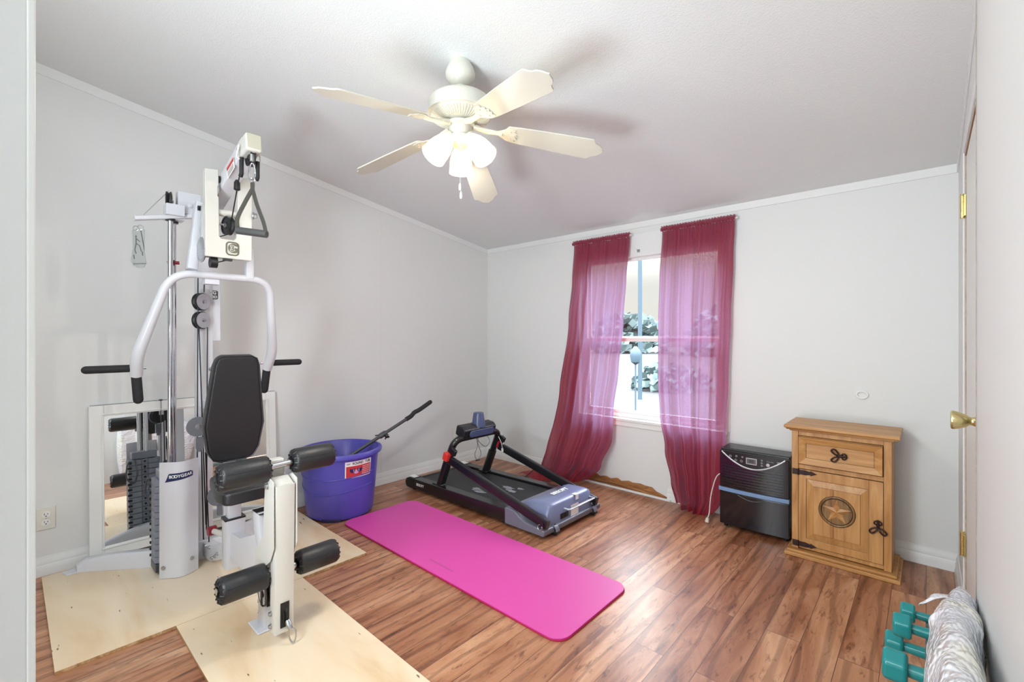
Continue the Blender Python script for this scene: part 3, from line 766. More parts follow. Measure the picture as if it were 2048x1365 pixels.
fp = front_patch('front_grille', X0+0.004, X1-0.004, 0.264, 0.500, 0.0, M_dehum)
b = B()
for i in range(8):
    z = 0.286+i*0.0172
    b.tube([V((X0+0.025+(X1-X0-0.06)*j/20, fy(X0+0.025+(X1-X0-0.06)*j/20, 0)-0.0025, z-0.000*j)) for j in range(21)], 1.0, sec=rrect(0.006, 0.0065, 0.002, 2), up=(0, 0, 1))
obj('louvre', b, M_dehumf, fp)
# curved silver trim and control panel
arc = []
for j in range(33):
    s = j/32; x = X0+0.018+(X1-X0-0.042)*s; z = 0.494-0.085*math.sin(PI*s)**0.9
    arc.append(V((x, fy(x, z)-0.003, z)))
b = B(); b.tube(arc, 1.0, sec=rrect(0.006, 0.009, 0.002, 2), up=(0, 0, 1)); obj('silver_trim', b, M_silver, fp)
b = B(); top = [V((p.x, p.y+0.0015, 0.4985)) for p in arc]; b.grid([[p+V((0, 0.0015, 0)) for p in arc], top]); cp = obj('control_panel', b, M_dehumf, fp, smooth=180)
def onpanel(x, z, w, h, m, name, r=0.0): 
    b = B(); b.box((x, fy(x, z)-0.0035, z), (w, 0.0016, h)); return obj(name, b, m, cp, bevel=0.0006)
xm = 0.5*(X0+X1)-0.005
onpanel(xm, 0.458, 0.062, 0.040, M_silver, 'display_bezel'); 
b = B(); b.box((xm, fy(xm, 0)-0.0046, 0.458), (0.052, 0.001, 0.030)); obj('display', b, mat('lcd_grey', (92, 94, 98), 0.2), cp, smooth=0)
text_obj('display_digits', '88', 0.026, frame((xm, fy(xm, 0)-0.0052, 0.458), (1, 0, 0), (0, 0, 1)), M_dark, cp, 0.0002)
sl = mat('panel_print', (168, 170, 176), 0.5)
for (x, z, s_) in ((-0.125, 0.470, 0.014), (-0.088, 0.476, 0.010), (-0.052, 0.476, 0.009), (-0.092, 0.450, 0.014), (-0.058, 0.450, 0.014), (0.058, 0.474, 0.009), (0.058, 0.458, 0.009), (0.058, 0.442, 0.009)):
    b = B(); x += xm; y = fy(x, z)-0.003
    b.tube([(x+s_/2*math.cos(a), y, z+s_/2*math.sin(a)) for a in [2*PI*i/12 for i in range(12)]], 0.0011, 5, closed=True); b.box((x, y, z), (s_*0.5, 0.001, 0.0015)); obj('button', b, sl, cp)
b = B(); b.cyl((xm+0.092, fy(xm+0.09, 0)-0.001, 0.452), (xm+0.092, fy(xm+0.09, 0)-0.006, 0.452), 0.010, 20); obj('power_button', b, M_silver, cp)
text_obj('maker_mark', 'LG', 0.013, frame((xm+0.148, fy(xm+0.148, 0)-0.003, 0.474), (1, 0, 0), (0, 0, 1)), M_white, cp, 0.0004)
text_obj('panel_print', 'Dehumidifier', 0.0075, frame((xm+0.104, fy(xm+0.1, 0)-0.003, 0.472), (1, 0, 0), (0, 0, 1)), sl, cp, 0.0002)
# bucket grip (curved)
b = B(); g = [V((xm-0.08+0.16*j/16, fy(xm, 0)-0.002, 0.232-0.022*math.sin(PI*j/16))) for j in range(17)]; b.tube(g, 0.0022, 8); obj('bucket_grip', b, M_dkgrey, dh)
for xx in (X0+0.03, X1-0.03):
    for yy in (Yf+0.05, Yb-0.02):
        b = B(); b.cyl((xx, yy, 0.0005), (xx, yy, 0.023), 0.012, 12); obj('foot', b, M_black, dh)
cp0 = V((X0-0.002, -0.15, 0.335))
cordp = spline([cp0+V((0.01, 0, 0)), V((X0-0.035, -0.17, 0.30)), V((X0-0.060, -0.20, 0.18)), V((X0-0.066, -0.215, 0.07)), V((X0-0.070, -0.235, 0.035))])
b = B(); b.tube(cordp, 0.0035, 8); co = obj('power_cord', b, M_cord, dh)
b = B(); e = cordp[-1]; b.tube([e, e+V((-0.004, -0.004, -0.026))], [0.010, 0.013], 10); b.cyl(e+V((-0.008, -0.006, -0.026)), e+V((-0.008, -0.006, -0.033)), 0.002, 6); b.cyl(e+V((0.002, -0.002, -0.026)), e+V((0.002, -0.002, -0.033)), 0.002, 6); obj('plug', b, M_cord, co)

# ================================================================== PINE CABINET
CX0, CX1, CY0, CY1 = 2.806, 3.246, -0.335, -0.045
cab = thing('pine_cabinet', 'rustic pine bedside cabinet with carved star door standing right of the dehumidifier', 'cabinet', (3.03, -0.19, 0))
b = B()
b.bb((CX0, CY0, 0.035), (CX0+0.032, CY1, 0.70)); b.bb((CX1-0.032, CY0, 0.035), (CX1, CY1, 0.70))
b.bb((CX0+0.032, CY1-0.012, 0.035), (CX1-0.032, CY1, 0.70))
b.bb((CX0+0.032, CY0+0.004, 0.675), (CX1-0.032, CY1-0.012, 0.70)); b.bb((CX0+0.032, CY0+0.004, 0.488), (CX1-0.032, CY1-0.012, 0.512)); b.bb((CX0+0.032, CY0+0.004, 0.040), (CX1-0.032, CY1-0.012, 0.062))
obj('body', b, pine_z, cab, bevel=0.002)
b = B()
pr = [(-0.034, 0.726), (-0.034, 0.718), (-0.028, 0.708), (-0.014, 0.700), (0, 0.698)]
# top slab with moulded edge
for (g, z0, z1) in ((0.010, 0.699, 0.708), (0.026, 0.708, 0.716), (0.034, 0.716, 0.734)):
    b.bb((CX0-g, CY0-g, z0), (CX1+g, CY1, z1))
obj('top', b, pine_x, cab, bevel=0.004)
for (xa, xb) in ((CX0-0.030, CX0+0.012), (CX1-0.012, CX1+0.030)):
    pass
b = B(); b.bb((CX0-0.030, CY0-0.045, 0.0), (CX1+0.036, CY1, 0.020)); b.bb((CX0-0.018, CY0-0.032, 0.020), (CX1+0.022, CY1, 0.034)); obj('plinth', b, pine_x, cab, bevel=0.004)
# drawer: front with bevelled frame
def raised(nameb, xa, xb, za, zb, fw_, m1, m2, parent, y=CY0, d=0.016):
    """mitred picture-frame moulding sloping inwards, with a flat field"""
    yo, yi = y-0.002, y-d
    b = B()
    O = [(xa, za), (xb, za), (xb, zb), (xa, zb)]; I = [(xa+fw_, za+fw_), (xb-fw_, za+fw_), (xb-fw_, zb-fw_), (xa+fw_, zb-fw_)]
    vs = [V((x, y+0.006, z)) for x, z in O]+[V((x, yi, z)) for x, z in O]+[V((x, yo, z)) for x, z in I]+[V((x, y+0.006, z)) for x, z in I]
    fs = []
    for k in range(4):
        l = (k+1) % 4; fs += [(k, l, 4+l, 4+k), (4+k, 4+l, 8+l, 8+k), (8+k, 8+l, 12+l, 12+k)]
    b.faces(vs, fs); fr = obj(nameb+'_moulding', b, m2, parent, bevel=0.0015, smooth=0)
    return fr
dw = B(); dw.bb((CX0+0.034, CY0-0.002, 0.514), (CX1-0.034, CY0+0.012, 0.673)); dwo = obj('drawer', dw, pine_x, cab, bevel=0.002)
raised('drawer', CX0+0.036, CX1-0.036, 0.520, 0.668, 0.034, pine_x, pine_x, dwo, CY0-0.002)
def butterfly(c, rot, parent):
    """wrought iron twin loop pull"""
    b = B(); R_ = Matrix.Rotation(rot, 3, 'Y')
    for s in (-1, 1):
        pts = [V((-0.004, -0.010, 0.002*s)), V((-0.020, -0.018, 0.006*s)), V((-0.034, -0.018, 0.016*s)), V((-0.040, -0.016, 0.026*s)), V((-0.030, -0.015, 0.034*s)), V((-0.018, -0.014, 0.026*s)), V((-0.008, -0.012, 0.008*s))]
        b.tube([V(c)+R_ @ p for p in spline(pts, 4)], 0.0042, 8)
    b.tube([V(c)+R_ @ V((-0.012, -0.012, 0)), V(c)+R_ @ V((0.030, -0.012, 0))], [0.007, 0.005], 10)
    for s in (-1, 1): b.tube([V(c)+R_ @ p for p in spline([V((0.006, -0.010, 0.002*s)), V((0.010, -0.013, 0.014*s)), V((0.020, -0.012, 0.014*s)), V((0.026, -0.010, 0.005*s))], 4)], 0.0035, 8)
    b.cyl(V(c)+R_ @ V((0.002, 0.004, 0)), V(c)+R_ @ V((0.002, -0.014, 0)), 0.008, 12)
    return obj('iron_pull', b, M_iron, parent)
butterfly((3.035, CY0-0.004, 0.592), 0.0, dwo)
def groove_shade(xa, xb, za, zb, y, parent, r=0.0011):  # dark brown tubes that draw in the shade of moulding grooves and gaps
    b = B(); b.tube([(xa, y, za), (xb, y, za), (xb, y, zb), (xa, y, zb)], r, 6, closed=True, up=(0, 1, 0)); return obj('groove_shade_line', b, M_groove_shade, parent)
M_groove_shade = mat('groove_shade_brown', (92, 58, 28), 0.6)
groove_shade(CX0+0.070, CX1-0.070, 0.554, 0.634, CY0-0.0035, dwo); groove_shade(CX0+0.035, CX1-0.035, 0.5165, 0.6705, CY0-0.0022, dwo, 0.0014)
# door
d0, d1, dz0, dz1 = CX0+0.034, CX1-0.034, 0.064, 0.486
b = B()
b.bb((d0, CY0-0.004, dz0), (d0+0.036, CY0+0.012, dz1)); b.bb((d1-0.058, CY0-0.004, dz0), (d1, CY0+0.012, dz1)); b.bb((d0+0.036, CY0-0.004, dz0), (d1-0.058, CY0+0.012, dz0+0.040)); b.bb((d0+0.036, CY0-0.004, dz1-0.048), (d1-0.058, CY0+0.012, dz1))
do = obj('door', b, pine_z, cab, bevel=0.0015)
b = B(); b.bb((d0+0.036, CY0+0.002, dz0+0.040), (d1-0.058, CY0+0.012, dz1-0.048)); obj('door_panel', b, pine_z, do)
# sunk panel: moulding slopes inwards from the frame to the raised field
b = B(); xa, xb, za, zb = d0+0.036, d1-0.058, dz0+0.040, dz1-0.048; q = 0.036
O = [(xa, za), (xb, za), (xb, zb), (xa, zb)]; I = [(xa+q, za+q), (xb-q, za+q), (xb-q, zb-q), (xa+q, zb-q)]
vs_ = [V((x, CY0+0.003, z)) for x, z in O]+[V((x, CY0-0.006, z)) for x, z in I]+[V((x, CY0-0.009, z)) for x, z in I]
fs_ = [(k, (k+1) % 4, 4+(k+1) % 4, 4+k) for k in range(4)]+[(4+k, 4+(k+1) % 4, 8+(k+1) % 4, 8+k) for k in range(4)]+[(8, 9, 10, 11)]
b.faces(vs_, fs_); obj('raised_panel', b, pine_z, do, smooth=0)
groove_shade(xa+q, xb-q, za+q, zb-q, CY0-0.0075, do, 0.0014); groove_shade(xa, xb, za, zb, CY0-0.0015, do, 0.0013); groove_shade(d0-0.001, d1+0.001, dz0-0.001, dz1+0.001, CY0-0.001, do, 0.0014)
b = B(); b.bb((2.998, CY0-0.0097, za+q), (3.006, CY0-0.0088, zb-q)); obj('stain_streak', b, mat('stain_brown', (150, 98, 52), 0.5, var=0.15, nscale=30), do, smooth=0)
sc_ = V((3.018, CY0-0.009, 0.288)); Ms = Matrix.Translation(sc_) @ Matrix.Rotation(PI/2, 4, 'X')
b = B(); b.lathe([(0.080, -0.001), (0.080, 0.0035), (0.076, 0.005), (0.072, 0.0035), (0.070, 0.0005)], Ms, 48); med = obj('carved_medallion', b, pine_carve, do)
b = B(); b.tube([Ms @ V((0.0805*math.cos(a), 0.0805*math.sin(a), 0.001)) for a in [2*PI*i/48 for i in range(48)]], 0.0022, 6, closed=True); b.tube([Ms @ V((0.0685*math.cos(a), 0.0685*math.sin(a), 0.001)) for a in [2*PI*i/48 for i in range(48)]], 0.0016, 6, closed=True); obj('burnt_line', b, M_iron, do)
b = B()
vs_ = [V((0, 0, 0.010))]; 
for i in range(10):
    a = PI/2+i*PI/5; r_ = 0.066 if i % 2 == 0 else 0.026
    vs_.append(V((r_*math.cos(a), r_*math.sin(a), 0.002)))
base_ = [V((v.x, v.y, 0.0)) for v in vs_[1:]]
b.faces([Ms @ v for v in vs_+base_], [(0, 1+i, 1+(i+1) % 10) for i in range(10)]+[(1+i, 11+i, 11+(i+1) % 10, 1+(i+1) % 10) for i in range(10)]+[tuple(range(11, 21))])
obj('star', b, pine_x, do, smooth=0)
butterfly((3.192, CY0-0.006, 0.262), PI/2*-1.0, do)
for zz in (0.470, 0.066):
    b = B(); x0 = CX0+0.004
    P_ = [(0, -0.016), (0.028, -0.016), (0.030, -0.012), (0.062, -0.014), (0.085, -0.009), (0.088, -0.014), (0.096, -0.010), (0.118, 0.0), (0.096, 0.010), (0.088, 0.014), (0.085, 0.009), (0.062, 0.014), (0.030, 0.012), (0.028, 0.016), (0, 0.016)]
    b.prism([V((x0+p, CY0-0.0045, zz+q_)) for p, q_ in P_], (0, -0.003, 0)); b.cyl((x0+0.030, CY0-0.008, zz-0.017), (x0+0.030, CY0-0.008, zz+0.017), 0.004, 8)
    obj('strap_hinge', b, M_iron, do, smooth=0)

# ================================================================== TREADMILL
TR = thing('treadmill', 'black folding treadmill with blue-grey motor cover, its handrails folded down over the belt', 'treadmill', (0.97, -0.85, 0))
TY0, TY1 = -1.165, -0.545
def hb(lo, hi, name, m, par=TR, bev=0.004): b = B(); b.bb(lo, hi); return obj(name, b, m, par, bevel=bev)
b = B()
for ya, yb in ((TY0, TY0+0.075), (TY1-0.075, TY1)):
    b.prism([(0.34, ya, 0.022), (1.42, ya, 0.022), (1.42, ya, 0.112), (0.34, ya, 0.098)], (0, yb-ya, 0))
obj('side_rail', b, M_blackm, TR, bevel=0.006)
b = B(); b.prism([(0.33, TY0+0.078, 0.082), (1.46, TY0+0.078, 0.096), (1.46, TY0+0.078, 0.040), (0.33, TY0+0.078, 0.030)], (0, TY1-TY0-0.156, 0)); bt = obj('running_belt', b, M_belt, TR, bevel=0.006)
# dust smear patches on the belt
b = B()
sm = mat('belt_dust', (132, 132, 136), 0.8, var=0.2, nscale=30)
rnd = random.Random(4)
for (cx_, cy_, rr_) in ((0.88, -0.98, 0.05), (0.93, -1.0, 0.045), (1.03, -0.80, 0.05), (1.10, -0.84, 0.04), (0.95, -0.90, 0.025), (1.12, -0.76, 0.03)):
    z_ = 0.082+0.014*(cx_-0.33)/1.13+0.0006
    pts_ = []
    for i in range(22):
        a = 2*PI*i/22; r_ = rr_*(0.55+0.6*rnd.random()); x_ = cx_+r_*1.3*math.cos(a); pts_.append(V((x_, cy_+r_*0.6*math.sin(a), 0.0828+0.0124*(x_-0.33)/1.13+0.0008)))
    b.prism(pts_, (0, 0, 0.0003))
obj('dust_smear', b, sm, bt, smooth=0)
for ya, yb in ((TY0-0.004, TY0+0.082), (TY1-0.082, TY1+0.004)):
    b = B(); b.prism([(0.235, ya, 0.030), (0.228, ya, 0.060), (0.245, ya, 0.088), (0.28, ya, 0.101), (0.345, ya, 0.101), (0.345, ya, 0.018), (0.26, ya, 0.018)], (0, yb-ya, 0)); ec = obj('end_cap', b, M_black, TR, bevel=0.006)
    b = B(); b.box((0.29, (ya+yb)/2, 0.1018), (0.075, 0.05, 0.001)); obj('warning_label', b, M_lbl_w, ec, smooth=0)
b = B(); b.cyl((0.285, TY0+0.08, 0.052), (0.285, TY1-0.08, 0.052), 0.028, 20); obj('rear_roller', b, M_black, TR)
text_obj('maker_lettering', 'BESOFT', 0.028, frame((0.425, TY0-0.0012, 0.062), (1, 0, 0), (0, 0, 1)), M_white, TR, 0.0006, 0.0005)
for xx in (0.30, 1.30):
    for yy in (TY0+0.04, TY1-0.04):
        b = B(); b.cyl((xx, yy, 0.0005), (xx, yy, 0.024), 0.018, 14); obj('foot', b, M_black, TR)
# motor housing: low skirt with a swooping side line and a raised box
b = B()
pz = [(1.345, 0.020), (1.665, 0.020), (1.672, 0.030), (1.672, 0.058), (1.60, 0.066), (1.52, 0.074), (1.47, 0.096), (1.43, 0.122), (1.36, 0.128), (1.345, 0.124)]
b.prism([V((x, TY0-0.012, z)) for x, z in pz], (0, TY1-TY0+0.024, 0)); sk = obj('motor_skirt', b, M_tread2, TR, bevel=0.008)
TOPY0, TOPY1 = -1.105, -0.605
b = B(); P = []
rows = []
for i in range(25):
    s = i/24; y = TOPY0+(TOPY1-TOPY0)*s
    xb_ = 1.40+0.055*math.cos(PI*(s-0.5))**2*1.0      # concave rear edge
    e = min(1.0, min(s, 1-s)/0.10); rise = math.sqrt(max(0, 1-(1-e)**2))
    zt = 0.125+0.058*rise
    rows.append([V((xb_-0.03, y, 0.06)), V((xb_-0.01, y, 0.098)), V((xb_+0.03, y, 0.098+(zt-0.098)*0.75)), V((xb_+0.075, y, zt-0.003)), V((1.60, y, zt+0.003)), V((1.640-0.01*(1-e), y, zt-0.001)), V((1.652-0.012*(1-e), y, zt-0.014)), V((1.655-0.015*(1-e), y, 0.058))])
b.grid(rows); mc = obj('motor_cover', b, M_tread, TR, smooth=50, bevel=0)
b = B()
for rw in (rows[0], rows[-1]): b.faces(rw, [tuple(range(len(rw)))])
obj('cover_side', b, M_tread, mc, smooth=0)
text_obj('maker_lettering', 'BESOFT', 0.05, frame((1.545, -0.80, 0.1875), (0, -1, 0), (1, 0, 0)) if False else frame((1.535, -0.83, 0.1868), (0, 1, 0), (-1, 0, 0)), M_white, mc, 0.0012, 0.0012)
b = B(); b.tube(fillet([(1.652, -0.94, 0.130), (1.690, -0.94, 0.130), (1.690, -0.64, 0.130), (1.652, -0.64, 0.130)], 0.014), 1.0, sec=rrect(0.020, 0.007, 0.003, 2), up=(0, 0, 1)); obj('carry_handle', b, M_silver, mc)
b = B(); b.box((1.656, -0.945, 0.090), (0.004, 0.085, 0.034)); sk2 = obj('switch_plate', b, M_dark, TR, bevel=0.001)
b = B(); b.box((1.660, -0.965, 0.090), (0.006, 0.018, 0.014)); b.box((1.660, -0.925, 0.090), (0.004, 0.024, 0.020)); obj('rocker_switch', b, M_black, sk2, bevel=0.001)
b = B(); b.box((1.6565, -0.830, 0.095), (0.0012, 0.085, 0.072)); obj('rating_label', b, M_lbl_w, TR, smooth=0)
b = B(); b.box((1.6395, -0.802, 0.1855), (0.032, 0.034, 0.001)); b.box((1.656, -0.802, 0.168), (0.001, 0.034, 0.030)); obj('cover_sticker', b, M_lbl_w, mc, smooth=0)
for yy in (-1.06, -0.625):
    b = B(); b.cyl((1.668, yy-0.014, 0.026), (1.668, yy+0.014, 0.026), 0.0255, 24); wh = obj('transport_wheel', b, M_black, TR, bevel=0.003)
    b = B(); b.cyl((1.668, yy-0.0165, 0.026), (1.668, yy+0.0165, 0.026), 0.007, 12); obj('wheel_axle', b, M_steel, wh)
    b = B(); b.tube([(1.660+0.030*math.cos(a), yy, 0.030+0.032*math.sin(a)) for a in [PI*0.0+PI*i/10 for i in range(11)]], 1.0, sec=rrect(0.036, 0.006, 0.002, 2), up=(1, 0, 0)); obj('wheel_arch', b, M_tread2, TR)
# folded side bars
def bar(name, a, b_, w, h, m, par, bev=0.004):
    q = B(); q.tube([a, b_], 1.0, sec=rrect(w, h, min(w, h)*0.25, 3), up=(0, 0, 1)); return obj(name, q, m, par, bevel=0)
for s, yy in ((-1, -1.155), (1, -0.602)):
    lo = V((1.685, yy, 0.092)); hi = V((0.765 if s < 0 else 0.745, yy, 0.330))
    fb = bar('side_bar', lo, hi, 0.032, 0.060, M_blackm, TR)
    b = B(); b.cyl((1.655, yy-0.024, 0.098), (1.655, yy+0.024, 0.098), 0.014, 16); obj('pivot_bolt', b, M_blackm, fb)
    b = B(); b.tube([V((1.640, yy-0.021, 0.075))+V((0.017*math.cos(a), 0, 0.017*math.sin(a))) for a in [2*PI*i/16 for i in range(16)]], 0.0025, 6, closed=True); obj('pin_ring', b, M_steel, fb)
    # red release catch with black latch and tag string
    b = B(); b.box((0.765 if s < 0 else 0.735, yy+0.022*s*(1 if s < 0 else -0.7), 0.352), (0.050, 0.040, 0.060), Matrix.Rotation(0.3, 3, 'Y')); kr = obj('red_release_catch', b, M_red if s < 0 else mat('deep_red_plastic', (190, 42, 58), 0.35), TR, bevel=0.006)
    b = B(); b.box((0.812 if s < 0 else 0.780, yy, 0.390), (0.052, 0.030, 0.048), Matrix.Rotation(0.5, 3, 'Y')); obj('latch', b, M_blackm, TR, bevel=0.004)
yy0, yy1 = -1.115, -0.632
pathf = fillet([(0.612, yy0, 0.088), (0.700, yy0, 0.262), (0.800, yy0, 0.420), (0.850, yy0, 0.505), (0.845, yy1+0.01, 0.505), (0.735, yy1, 0.412), (0.660, yy1, 0.262), (0.560, yy1, 0.088)], [0.02, 0.02, 0.09, 0.07, 0.02, 0.02], 8)
# uprights + top rail as one bent tube
pf = fillet([(0.612, yy0, 0.085), (0.778, yy0, 0.468), (0.778, yy1, 0.468), (0.612, yy1, 0.085)], 0.085, 10)
b = B(); b.tube(pf, 0.026, 16, up=None); obj('handrail_frame', b, M_blackm, TR)
for yy in (yy0, yy1):
    b = B(); b.tube([(0.606, yy, 0.072), (0.700, yy, 0.290)], 1.0, sec=rrect(0.060, 0.052, 0.015, 3), up=(0, 0, 1)); obj('upright_sleeve', b, M_blackm, TR)
    b = B(); b.box((0.604, yy, 0.102), (0.10, 0.062, 0.012)); obj('upright_foot', b, M_blackm, TR, bevel=0.003)
# console
Mc = Matrix.Translation((0.765, -0.880, 0.512)) @ Matrix.Rotation(math.radians(14), 4, 'Y')
b = B()
sec_ = [(-0.05, -0.035), (0.03, -0.048), (0.052, -0.036), (0.052, 0.026), (0.02, 0.046), (-0.05, 0.040)]
b.prism([Mc @ V((x, -0.170, z)) for x, z in sec_], Mc.to_3x3() @ V((0, 0.34, 0))); con = obj('console', b, M_black, TR, bevel=0.012)
b = B(); b.prism([Mc @ V((0.0565, -0.150+q_[0]*0.0, 0)) + Mc.to_3x3() @ V((0, q_[0], q_[1])) for q_ in rrect(0.26, 0.054, 0.026, 5)], Mc.to_3x3() @ V((0.012, 0, 0)))
for v_ in b.bm.verts: v_.co += Mc.to_3x3() @ V((-0.003, 0.160, -0.004))
obj('console_back_cover', b, M_cone, con, bevel=0.004)
b = B(); b.lathe([(0.056, 0.022), (0.054, 0.035), (0.040, 0.125), (0.038, 0.130), (0.033, 0.132)], Matrix.Translation(Mc @ V((0.01, 0.015, 0)) - V((0, 0, 0))) @ Matrix.Diagonal((1, 1, 1, 1)), 36); obj('phone_holder', b, M_cone, con, smooth=50)
# dangling leads
c0 = Mc @ V((0.03, -0.02, -0.052))
b = B(); b.tube(spline([c0, c0+V((0.02, 0.03, -0.05)), c0+V((0.02, 0.09, -0.085)), c0+V((0.02, 0.13, -0.05)), c0+V((0.0, 0.12, 0.0))]), 0.0025, 6); b.tube(spline([c0, c0+V((0.02, 0.0, -0.06)), c0+V((0.02, -0.03, -0.13)), c0+V((0.02, 0.0, -0.175)), c0+V((0.02, 0.035, -0.13)), c0+V((0.01, 0.012, -0.05)), c0+V((0, 0.03, -0.0))]), 0.0022, 6); sl_ = obj('safety_lead', b, M_dkgrey, con)
b = B(); b.box(c0+V((0.02, 0.0, -0.177)), (0.012, 0.036, 0.008)); obj('lead_clip', b, M_black, sl_, bevel=0.002)
b = B(); st_ = V((0.752, yy1-0.0, 0.420)); b.tube(spline([st_+V((0.02, -0.028, 0.03)), st_+V((0.045, 0.0, -0.05)), st_+V((0.05, 0.01, -0.10)), st_+V((0.04, 0.03, -0.05)), st_+V((0.02, 0.028, 0.03))]), 0.0022, 6); b.box(st_+V((0.05, 0.01, -0.115)), (0.02, 0.004, 0.026)); obj('tag_string', b, M_white, TR)
# mains lead trailing over the floor behind
b = B(); b.tube(spline([(1.60, -0.54, 0.05), (1.42, -0.42, 0.006), (1.10, -0.34, 0.10), (0.93, -0.31, 0.13), (0.80, -0.36, 0.02), (0.60, -0.44, 0.006), (0.50, -0.49, 0.05), (0.46, -0.54, 0.09)]), 0.0032, 6); obj('mains_lead', b, M_cable, TR)
# paper tag tucked under the near catch
b = B(); P = []
for i in range(7): P.append([V((0.752+0.014*i, -1.128+0.003*k, 0.315-0.016*k-0.006*i+0.006*math.sin(i*1.4))) for k in range(3)])
b.grid(P); obj('paper_tag', b, M_white, TR, smooth=180, solid=0.001)

# ================================================================== BIN + CURL BAR
BX, BY = 0.292, -1.757
bn = thing('round_tub', 'large purple round plastic tub by the left wall holding a grey bar', 'tub', (BX, BY, 0))
T = Matrix.Translation((BX, BY, 0))
def bz(z): return 0.222+(0.262-0.222)*z/0.44
b = B(); prof = [(0.18, 0.006), (0.205, 0.003), (0.218, 0.010), (bz(0.03), 0.03), (bz(0.2), 0.2), (bz(0.33), 0.33), (bz(0.40), 0.40), (0.262, 0.416), (0.282, 0.420), (0.285, 0.436), (0.279, 0.447), (0.262, 0.449), (0.254, 0.44), (bz(0.2)-0.006, 0.2), (0.214, 0.022), (0.1, 0.016), (0.002, 0.016)]
prof = [(0.002, 0.006)]+prof
b.lathe(prof, T, 72, close=False); obj('shell', b, M_bin, bn, smooth=40)
# swooping raised lines
for z0_, amp, ph in ((0.300, 0.045, 0.9), (0.215, 0.075, 0.9)):
    b = B(); pts_ = []
    for i in range(49):
        a = math.radians(-170+200*i/48); f = i/48; z = z0_+amp*(math.exp(-((f)*3.2)) - 0.0) - amp*0.6*math.sin(PI*f)**2
        r_ = bz(z)+0.0016; pts_.append(V((BX+r_*math.cos(a), BY+r_*math.sin(a), z)))
    b.tube(pts_, 0.0035, 6); obj('ridge', b, M_bin, bn)
b = B(); a0 = math.radians(-42)
for da in [i*0.03 for i in range(-9, 10)]:
    pass
pts_ = [V((BX+(0.2215)*math.cos(a0+0.36*(i/12-0.5)*1.6), BY+(0.2215)*math.sin(a0+0.36*(i/12-0.5)*1.6), 0.004)) for i in range(13)]
b.tube(pts_, 1.0, sec=rrect(0.008, 0.034, 0.002, 2), up=(0, 0, 1)); obj('base_notch', b, mat('deep_purple', (34, 30, 74), 0.5), bn)
# printed label wrapped round the wall
def wrap(a_c, z_c, w_, h_, off, name, m, par, n=20, tilt=0.0):
    rows = []
    for j in range(2):
        row = []
        for i in range(n+1):
            s = (i/n-0.5)*w_; z = z_c+(j-0.5)*h_+tilt*s; r_ = bz(z)+off; a = math.radians(a_c)+s/0.25
            row.append(V((BX+r_*math.cos(a), BY+r_*math.sin(a), z)))
        rows.append(row)
    b = B(); b.grid(rows); return obj(name, b, m, par, smooth=180)
AC = 1
lab = wrap(AC, 0.345, 0.190, 0.112, 0.0012, 'label', M_lbl_w, bn)
wrap(AC-0.0, 0.332, 0.176, 0.076, 0.0020, 'label_picture', M_lbl_r, lab)
for (dx_, dz_, r_) in ((-0.048, 0.0, 0.014), (-0.022, -0.006, 0.016), (0.002, 0.0, 0.014)):
    b = B(); a = math.radians(AC)+dx_/0.25; z = 0.343+dz_; R2 = bz(z)+0.0022; c = V((BX+R2*math.cos(a), BY+R2*math.sin(a), z)); n_ = V((math.cos(a), math.sin(a), 0)); r_ *= 1.3
    b.lathe([(r_, 0), (r_, 0.0006), (r_*0.72, 0.0006), (r_*0.72, 0.0003)], Matrix.Translation(c) @ n_.to_track_quat('Z', 'Y').to_matrix().to_4x4(), 20); obj('picture_tub', b, M_lbl_b if dx_ < -0.03 or dx_ > 0 else mat('label_pink', (206, 150, 190), 0.5), lab)
for k in range(5): wrap(AC+11.5, 0.358-k*0.0125, 0.060, 0.0038, 0.0027, 'label_lines', mat('label_pale', (232, 206, 204), 0.5), lab, 6)
def wrap_text(body, a_c, z_c, size, off, m, par, sp_):
    a = math.radians(a_c) - (len(body)-1)/2*sp_/0.25
    for ch in body:
        if ch != ' ':
            R2 = bz(z_c)+off; c = V((BX+R2*math.cos(a), BY+R2*math.sin(a), z_c)); n_ = V((math.cos(a), math.sin(a), 0))
            text_obj('label_letter', ch, size, frame(c, (-math.sin(a), math.cos(a), 0), (0, 0, 1)), m, par, 0.0003, 0.0004)
        a += sp_/0.25
wrap_text('ROUND TUB', AC+4, 0.3855, 0.022, 0.0018, M_dark, lab, 0.0148)
wrap_text('HDX', AC-17, 0.3855, 0.011, 0.0018, M_lbl_b, lab, 0.008)
b = B(); a = math.radians(10); b.ball((BX+(bz(0.393)+0.001)*math.cos(a), BY+(bz(0.393)+0.001)*math.sin(a), 0.393), 0.004, (1, 1, 0.5), 8); obj('label_tear', b, M_lbl_w, lab)
# curl bar leaning out of the tub
P0 = V((0.345, -1.925, 0.022)); tip = V((0.30, -0.985, 0.695))
pa = px(745, 879, y=-1.50)
cb = thing('exercise_bar', 'grey metal bar with black foam grip leaning out of the purple tub', 'exercise bar', (0.3, -1.75, 0.03))
A_ = V((0.36, -1.83, 0.300)); 
q1 = V((0.318, -1.175, 0.598)); q2 = V((0.312, -1.085, 0.640)); q3 = V((0.306, -0.975, 0.688))
A_ = V((0.33, -1.90, 0.300))
b = B(); b.tube([A_, q1], 0.0125, 16); tb = obj('bar_tube', b, M_dkgrey, cb)
b = B(); dirv = (q1-A_).normalized(); g0 = q1-dirv*0.05
b.tube(spline([g0, q1, q1+V((-0.001, 0.035, 0.026)), q2, q3]), 0.0175, 16); b.ball(q3, 0.0175); obj('foam_grip', b, M_foam, cb)
cl = A_+dirv*((V((0.32, -1.435, 0.49))-A_).dot(dirv))
